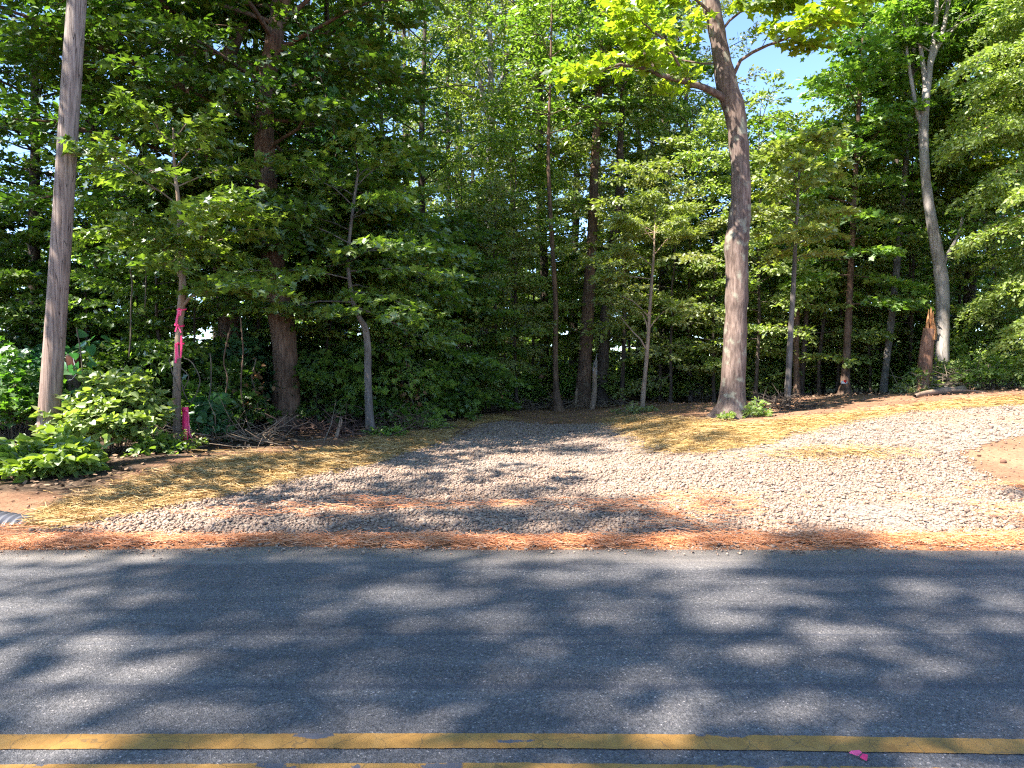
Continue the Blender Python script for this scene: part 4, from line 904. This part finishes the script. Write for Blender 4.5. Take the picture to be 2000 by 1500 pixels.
ribbon_thing('lowest pink ribbon on the sapling, with long tails on both sides', [(352, 671, 8)], [([(348, 671), (348, 682), (349, 694), (348, 702), (347, 709)], 7, 1), ([(359, 656), (359, 666), (359, 680), (358, 690), (357, 699)], 6, 3), ([(350, 671), (351, 684), (352, 700)], 5, 4)])

# bushes: arching stems with leaves
def bush(label, px, d, w, h, stems, leafm, tpl, ls, per, seed, name='bush', group=None, sr=.22, lean=0, base=None, hang=.4, nsub=4):
    t = Tree(seed); g = t.rng
    for i in range(stems):
        a = g.uniform(0, 6.28); rr = w / 2 * math.sqrt(g.random()); hh = h * (1 - .55 * (rr / (w / 2)) ** 2) * g.uniform(.6, 1.05)
        e = np.array([math.cos(a) * rr + lean * hh, math.sin(a) * rr * .8, hh]); s0_ = np.array([e[0] * .35, e[1] * .35, 0])
        u = np.linspace(0, 1, 5)[:, None]; path = s0_ * (1 - u) + e * u + np.array([0, 0, .22 * hh]) * np.sin(u * math.pi) + g.normal(0, .02, (5, 3))
        t.limb(path, .007, nsub, .34, sr, .25, .5, 1, .1, r1=.003, sides=3)
    b = ground_base(px, d) if base is None else base
    root = link(name, None, loc=b); link('stems', t.mb.mesh('stems', B_TWIG), root); link('foliage', t.leaves('foliage', leafm, tpl, ls, per, hang=hang, spread=.6), root)
    tag(root, label, 'bush' if name == 'bush' else 'plant', group); return root
bush('bright lime green bush with broad leaves round the foot of the utility pole', 88, 8.55, 1.3, .36, 56, L_LIME, T_HEART, .11, 8, 201, sr=.18)
bush('taller darker green bush right behind the utility pole', 215, 9.9, 1.5, 1.1, 50, L_LITE, T_HEART, .10, 9, 202, sr=.2)
bush('low sprawling green bush between the pole and the pink stake', 300, 9.7, .6, .28, 12, L_MID, T_HEART, .07, 9, 203, sr=.15)
bush('small leafy plant at the foot of the pink stake', 362, 9.9, .45, .20, 10, L_MID, T_OVAL, .06, 9, 204, name='plant', sr=.12)
bush('shade-grown plant with round leaves right of the pink stake', 412, 11.0, .5, .75, 8, L_VINE, T_HEART, .13, 6, 205, name='plant', sr=.2)
bush('low green weeds at the foot of the crooked grey tree', 752, 12.4, .6, .22, 12, L_MID, T_OVAL, .06, 10, 206, name='plant', sr=.13)
bush('strip of low green growth under the drooping maples', 800, 13.8, 1.5, .28, 40, L_LITE, T_OVAL, .06, 10, 207, sr=.15)
bush('small weeds on the right side of the big maple trunk', 1472, 12.6, .45, .25, 8, L_LITE, T_OVAL, .07, 9, 208, name='plant', sr=.14)
bush('tiny sprig at the front of the big maple trunk', 1422, 12.35, .25, .14, 4, L_LITE, T_OVAL, .06, 8, 209, name='plant', sr=.1)
bush('weeds round the foot of the thin tan sapling', 1240, 15.7, 1.0, .22, 10, L_PALE, T_OVAL, .06, 9, 210, name='plant', sr=.15)
bush('green vine leaves climbing the broken orange snag', 1806, 16.1, .6, .5, 8, L_LITE, T_OVAL, .09, 10, 211, sr=.25)
bush('tall straggly bush in front of the tall forked grey tree', 1900, 16.4, 1.8, .95, 30, L_LITE, T_OVAL, .09, 9, 212, sr=.25)
bush('low bush under the weeping tree at the picture edge', 1945, 15.6, 1.8, .8, 30, L_MID, T_OVAL, .09, 9, 213, sr=.24)
bush('dry grassy tuft before the broken orange snag', 1778, 16.0, .7, .2, 18, L_PALE, T_NARROW, .10, 8, 214, name='plant', sr=.14)
# undergrowth masses on the left and at the wood's edge
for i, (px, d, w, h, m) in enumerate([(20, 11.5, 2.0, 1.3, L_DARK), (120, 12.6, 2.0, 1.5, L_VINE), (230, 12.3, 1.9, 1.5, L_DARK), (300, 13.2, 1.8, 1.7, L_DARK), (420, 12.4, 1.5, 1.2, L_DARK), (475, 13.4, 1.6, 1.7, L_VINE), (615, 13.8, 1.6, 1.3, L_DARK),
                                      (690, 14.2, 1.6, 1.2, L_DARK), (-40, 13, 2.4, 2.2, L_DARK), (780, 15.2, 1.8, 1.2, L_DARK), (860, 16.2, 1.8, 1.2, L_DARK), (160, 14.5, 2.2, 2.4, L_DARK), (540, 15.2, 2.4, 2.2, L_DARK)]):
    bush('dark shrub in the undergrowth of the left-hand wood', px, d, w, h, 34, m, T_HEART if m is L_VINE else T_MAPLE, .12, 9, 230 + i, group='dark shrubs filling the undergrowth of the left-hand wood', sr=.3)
bsh = [o for o in COL.objects if o.name.startswith('bush') and o.get('group')]
for i, (px, d, sc) in enumerate([(930, 20.5, .7), (1020, 22, .7), (1120, 21.5, .6), (1200, 21, .7), (1300, 21.5, .7), (1370, 20.5, .7), (1480, 20.5, .8), (1530, 22, .9), (1600, 21, .8), (1680, 20.5, .9), (1770, 19.5, .9), (1820, 20, 1), (1900, 18.5, 1),
                                 (1060, 25, 1), (1250, 25, 1), (1340, 25, 1), (1440, 25, 1), (1570, 26, 1.1), (1660, 25, 1.1), (960, 25, 1), (1150, 26, 1)]):
    src = bsh[i % len(bsh)]; x = (px - 1000) / FPX * d; r_ = src.copy(); COL.objects.link(r_); r_.location = (x, d, float(zt(x, d)) - .03); r_.rotation_euler = (0, 0, rt.uniform(0, 6)); r_.scale = (sc,) * 3
    for c in src.children:
        e = c.copy(); COL.objects.link(e); e.parent = r_
        if c.name.startswith('foliage'): e.material_slots[0].link = 'OBJECT'; e.material_slots[0].material = L_MID if i % 3 else L_LITE
    r_['label'] = 'low shrub on the forest floor beyond the cleared dirt'; r_['group'] = 'low shrubs on the forest floor beyond the cleared dirt'

# hanging vines and bare stems in the dark wood
def vine(label, pts, d, wpx=4, leaves=False, mat=None, name='vine', seed=0, lm=None, cat='vine', ls=.12):
    q = np.array([P(a[0], a[1], d + (a[2] if len(a) > 2 else 0)) for a in pts]); n = len(q) * 4; t = np.linspace(0, len(q) - 1, n); i = np.arange(len(q))
    q = np.stack([np.interp(t, i, q[:, c]) for c in range(3)], 1); g = np.random.default_rng(seed); q[1:-1] += g.normal(0, .012, (n - 2, 3))
    for _ in range(2): q[1:-1] = (q[:-2] + 2 * q[1:-1] + q[2:]) / 4
    b = q[-1].copy(); mb = MB(); mb.tube(q - b, wpx / FPX * d / 2 * .8, 6)
    root = link(name, None, loc=b); link('stem', mb.mesh('stem', mat or B_VINE), root)
    if leaves:
        k = g.integers(0, n, leaves); C = q[k] - b + g.normal(0, .16, (leaves, 3)); D = g.normal(0, 1, (leaves, 3)); D[:, 2] = -.8
        link('foliage', leaf_mesh('foliage', C, D, ls * g.uniform(.7, 1.25, leaves), T_HEART, lm or L_VINE, g, .5, .6), root)
    tag(root, label, cat); return root
vine('pale straight vine stem hanging from the crowns beside the utility pole', [(262, 430), (256, 520), (258, 570), (254, 640), (252, 697)], 11.2, 3.5)
vine('short bare vine hanging left of the ribbon sapling', [(270, 440), (281, 500), (286, 550), (283, 600)], 11.3, 3)
vine('looping grey vine curling round the lower half of the ribbon sapling', [(330, 700), (340, 740), (352, 770), (372, 735), (348, 712), (355, 760), (372, 790), (385, 770), (392, 742), (376, 706), (360, 700)], 10.6, 2.6, seed=4)
vine('tangled brown vine between the sapling and the thick trunk', [(450, 640), (435, 700), (446, 740), (440, 790), (452, 840)], 11.8, 3.5, seed=5, mat=B_BROWN)
vine('thin green stem rising among the shrubs right of the stake', [(410, 690), (412, 740), (408, 800), (412, 845)], 11.0, 3, seed=6)
vine('bent bare vine stem against the thick brown trunk', [(470, 620), (476, 690), (470, 760), (485, 835)], 12.0, 3.5, seed=7, mat=B_BROWN)
vine('leafy vine hanging over the crown of the thick brown trunk', [(600, 60), (620, 130), (640, 200), (655, 270)], 12.2, 3, leaves=110, seed=8)
vine('leafy vine climbing the leaning forked trunk', [(370, 20), (380, 110), (395, 180), (410, 250)], 13.6, 4, leaves=170, seed=9, ls=.15)
vine('broad-leaved vine hanging beside the old post', [(150, 640), (160, 700), (165, 760), (160, 810)], 11.2, 3, leaves=45, seed=10, ls=.15)
vine('vine with withered brown leaves between the sapling and the thick trunk', [(500, 700), (490, 740), (505, 780), (498, 830)], 12.3, 3, leaves=60, seed=12, lm=L_DEAD, ls=.10)
vine('withered brown leafy vine in the shade of the drooping maples', [(790, 690), (795, 730), (800, 770), (808, 790)], 14.0, 3, leaves=60, seed=13, lm=L_DEAD, ls=.10)

# broken stubs and snags
def stub(label, name, px, d, top_py, wpx, lean, mat, cat, sides=12, jag=.35, seed=0, split=None):
    b = on_ground(px, d); h = P(px, top_py, d)[2] - b[2]; g = np.random.default_rng(seed); r = wpx / 2 / FPX * d; n = 9
    zs = np.linspace(-.05, h, n); path = np.column_stack([lean * zs / h + .02 * np.sin(zs * 4), np.zeros(n), zs])
    mb = MB(); mb.tube(path[:7], r * np.linspace(1.15, .85, 7), sides, lobes=np.full(7, .08), cap=False)
    root = link(name, None, loc=b); link('trunk', mb.mesh('trunk', mat), root)
    mb = MB()                      # splintered top: tall wedge of torn fibres
    for k in range(11):
        a = k / 11 * 6.28; rr = r * .55; z0 = zs[5]; hh = (h - z0) * (g.uniform(.25, .7) if k % 11 not in (1, 2, 3) else g.uniform(.85, 1.05))
        c = path[6] + (math.cos(a) * rr, math.sin(a) * rr, 0); c[2] = z0
        mb.tube([c, c + (lean * .05 + g.normal(0, .01), g.normal(0, .01), hh * .6), c + (lean * .12 + g.normal(0, .02), 0, hh)], [r * .42, r * .3, r * .05], 5)
    link('splintered_top', mb.mesh('splintered_top', split or B_SPLIT, False), root)
    tag(root, label, cat); return root
stub('tall broken snag with torn orange wood, leaning right before the forked grey tree', 'dead_tree', 1798, 16.1, 600, 25, .27, bark_mat('snag_bark', (.12, .06, .04), (.26, .14, .095), (.38, .23, .16), 1, 0, .7), 'tree stump', seed=3)
stub('slim broken whitish snag between the two thick trunks beyond the drive', 'dead_tree', 1157, 19.6, 690, 10, .12, B_PALE, 'tree stump', seed=4, split=B_GREY)
stub('small pointed broken stub on the brush pile', 'tree_stump', 655, 12.0, 812, 7, .08, B_PALE, 'tree stump', 8, seed=5, split=B_PALE)
stub('thin pale broken stem left of the thick trunks beyond the drive', 'tree_stump', 1124, 20.3, 752, 5, .02, B_PALE, 'tree stump', 8, seed=6, split=B_PALE)
stub('short splintered stub in the straggly bush by the forked tree', 'tree_stump', 1877, 16.1, 735, 7, .0, B_PALE, 'tree stump', 8, seed=7)
stub('splintered orange stump at the foot of the close pair of trunks', 'tree_stump', 1562, 18.9, 778, 9, .03, B_SPLIT, 'tree stump', 8, seed=8)
stub('thin short stick standing by the brush heap right of the big maple', 'tree_stump', 1484, 13.0, 806, 3, .0, B_PALE, 'tree stump', 6, seed=9, split=B_PALE)

# fallen log
a = G(1786, 778); c = G(1880, 765); mb = MB(); u = np.linspace(0, 1, 12)[:, None]; pth = a * (1 - u) + c * u; pth[:, 2] = np.array([float(zt(p[0], p[1])) for p in pth]) + .045 + .03 * np.sin(np.linspace(0, 3, 12))
mb.tube(pth - a, np.linspace(.035, .085, 12), 10, lobes=np.full(12, .08))
lg = link('fallen_log', None, loc=a); link('log', mb.mesh('log', B_PALE), lg)
mb = MB(); mb.tube([pth[7] - a, pth[7] - a + (.25, -.25, .02), pth[7] - a + (.5, -.42, .0)], [.03, .02, .01], 6); link('branch', mb.mesh('branch', B_PALE), lg)
tag(lg, 'long pale barkless log lying on the dirt slope below the broken orange snag', 'log')
# curved bare branch by the tan sapling
a = G(1205, 800); mb = MB(); pts = [G(px, py) - a + (0, 0, zz) for px, py, zz in ((1205, 802, .02), (1222, 800, .05), (1238, 797, .10), (1254, 794, .08))]
mb.tube(pts, [.012, .016, .018, .014], 6); br = link('fallen_branch', None, loc=a); link('branch', mb.mesh('branch', B_PALE), br); tag(br, 'curved bare branch lying at the foot of the thin tan sapling', 'branch')

# brush piles: heaps of countless twigs
def brush(label, px, d, w, dep, h, n, mats, seed, L=(.25, .9), name='brush'):
    b = on_ground(px, d); g = np.random.default_rng(seed); mb = MB()
    for k in range(n):
        x = g.normal(0, w / 2.6); y = g.normal(0, dep / 2.6); z = float(zt(b[0] + x, b[1] + y)) - b[2] + g.random() * h * math.exp(-(x / w * 2) ** 2)
        a = g.uniform(0, 6.28); e = g.normal(.05, .35); L_ = g.uniform(*L); r0 = g.uniform(.003, .012)
        v = np.array([math.cos(a) * math.cos(e), math.sin(a) * math.cos(e), abs(math.sin(e))]) * L_; m_ = np.array([x, y, z]) + v * .5 + g.normal(0, .05, 3)
        mb.tube([np.array([x, y, z]), m_, np.array([x, y, z]) + v + g.normal(0, .05, 3)], [r0, r0 * .8, r0 * .4], 4)
    o = link(name, mb.mesh(name, mats), loc=b); tag(o, label, 'brush', kind='stuff')
brush('tangled heap of dead twigs along the edge of the left-hand wood', 640, 12.5, 2.0, .9, .16, 260, B_DUSK, 301, (.2, .7))
brush('dead twigs under the crooked grey tree', 770, 13.4, 1.4, .8, .3, 120, B_DUSK, 302)
brush('heap of dark broken branches by the slim straight grey tree', 1515, 14.2, 1.1, .5, .22, 240, B_DARK, 303, (.15, .5))
brush('tangle of bare twigs under the straggly bush', 1880, 16.0, 1.8, .6, .5, 130, B_TWIG, 304)
brush('dry twigs scattered at the foot of the ribbon sapling', 430, 11.2, 1.6, .8, .2, 150, B_TWIG, 305)
brush('dry twigs along the far end of the drive', 1080, 20, 4.0, .8, .15, 160, B_TWIG, 306)
mb = MB(); g = np.random.default_rng(9); c = np.array([float((1555 - 1000) / FPX * 5.3), 5.28, .006])
for k in range(7):
    a_ = g.uniform(0, 6.28); p0 = np.array([g.normal(0, .05), g.normal(0, .02), .004 + k * .001]); v = np.array([math.cos(a_), math.sin(a_) * .4, .04]) * g.uniform(.04, .09)
    mb.tube([p0, p0 + v * .5 + (0, 0, .006), p0 + v], [.003, .003, .0015], 5)
tag(link('twig', mb.mesh('twig', B_DARK), loc=c), 'small dark twig lying on the asphalt near its far edge', 'twig')

# sign on the vine-wrapped tree
sp_ = P(1649, 747, 17.78); sg = link('sign', None, loc=sp_); mb = MB(); mb.box((0, 0, 0), (.150, .012, .075), (0, 0, 0)); link('panel', mb.mesh('panel', M_WHITE, False), sg)
mb = MB(); mb.box((.018, -.011, .028), (.062, .006, .060), (0, R(35), 0)); mb.box((-.006, -.0115, .045), (.030, .006, .030), (0, R(35), 0)); link('red_patch', mb.mesh('red_patch', M_REDP, False), sg)
mb = MB(); mb.box((0, .002, -.0405), (.14, .006, .005)); link('lower_edge', mb.mesh('lower_edge', M_BLACKP, False), sg)
tag(sg, 'tiny white sign with a red mark fixed to the vine-wrapped trunk', 'sign')

# red leaf cluster seen among the drooping maples
g = np.random.default_rng(3); c0 = P(912, 676, 15.6); Cc = g.normal(0, .06, (14, 3)); Dd = g.normal(0, 1, (14, 3))
# scrap of pink flagging on the road
fp = np.array([(lambda v: (v[0] * CAM_H / -v[2], v[1] * CAM_H / -v[2], .006))(ray(1682, 1483))])[0]
fl = link('ribbon_scrap', None, loc=fp); k_ = 2.6 / FPX
def flap(name, pts, mat):
    V = [(a * k_, b_ * k_ * 1.75, z) for a, b_, z in pts]; n = len(V); V2 = [(x, y, z - .0012) for x, y, z in V]
    me = bpy.data.meshes.new(name); me.from_pydata(V + V2, [], [list(range(n)), list(range(2 * n - 1, n - 1, -1))] + [[i, n + i, n + (i + 1) % n, (i + 1) % n] for i in range(n)]); me.materials.append(mat); return link(name, me, fl)
flap('upper_fold', [(-17, 8, .004), (-12, 9, .010), (3, 8, .014), (5, 4, .012), (-6, 0, .008), (-9, 2, .006)], M_PINK2)
flap('lower_fold', [(-3, 0, .003), (3, 2, .008), (5, 3, .010), (14, 1, .009), (4, -8, .004), (1, -5, .003)], M_PINK)
tag(fl, 'small crumpled scrap of pink ribbon lying between the yellow road lines', 'ribbon')

# black corrugated culvert pipe at the left edge
pp = G(2, 1020); mb = MB(); xs = np.linspace(-1.2, .42, 120); rad = .165 + .010 * np.sign(np.sin(xs * 95)) * np.abs(np.sin(xs * 95)) ** .4
path = np.column_stack([xs, -.10 * xs, -.10 - .13 * xs]); mb.tube(path[::-1], rad[::-1], 28, cap=False)
inner = MB(); inner.tube(path, .148, 28, cap=False)
cu = link('culvert_pipe', None, loc=(pp[0], pp[1] - .02, pp[2] + .03)); link('pipe', mb.mesh('pipe', M_PIPE), cu); link('liner', inner.mesh('liner', M_PIPE), cu)
tag(cu, 'grey black ribbed culvert pipe half buried beside the straw and the road edge', 'pipe')
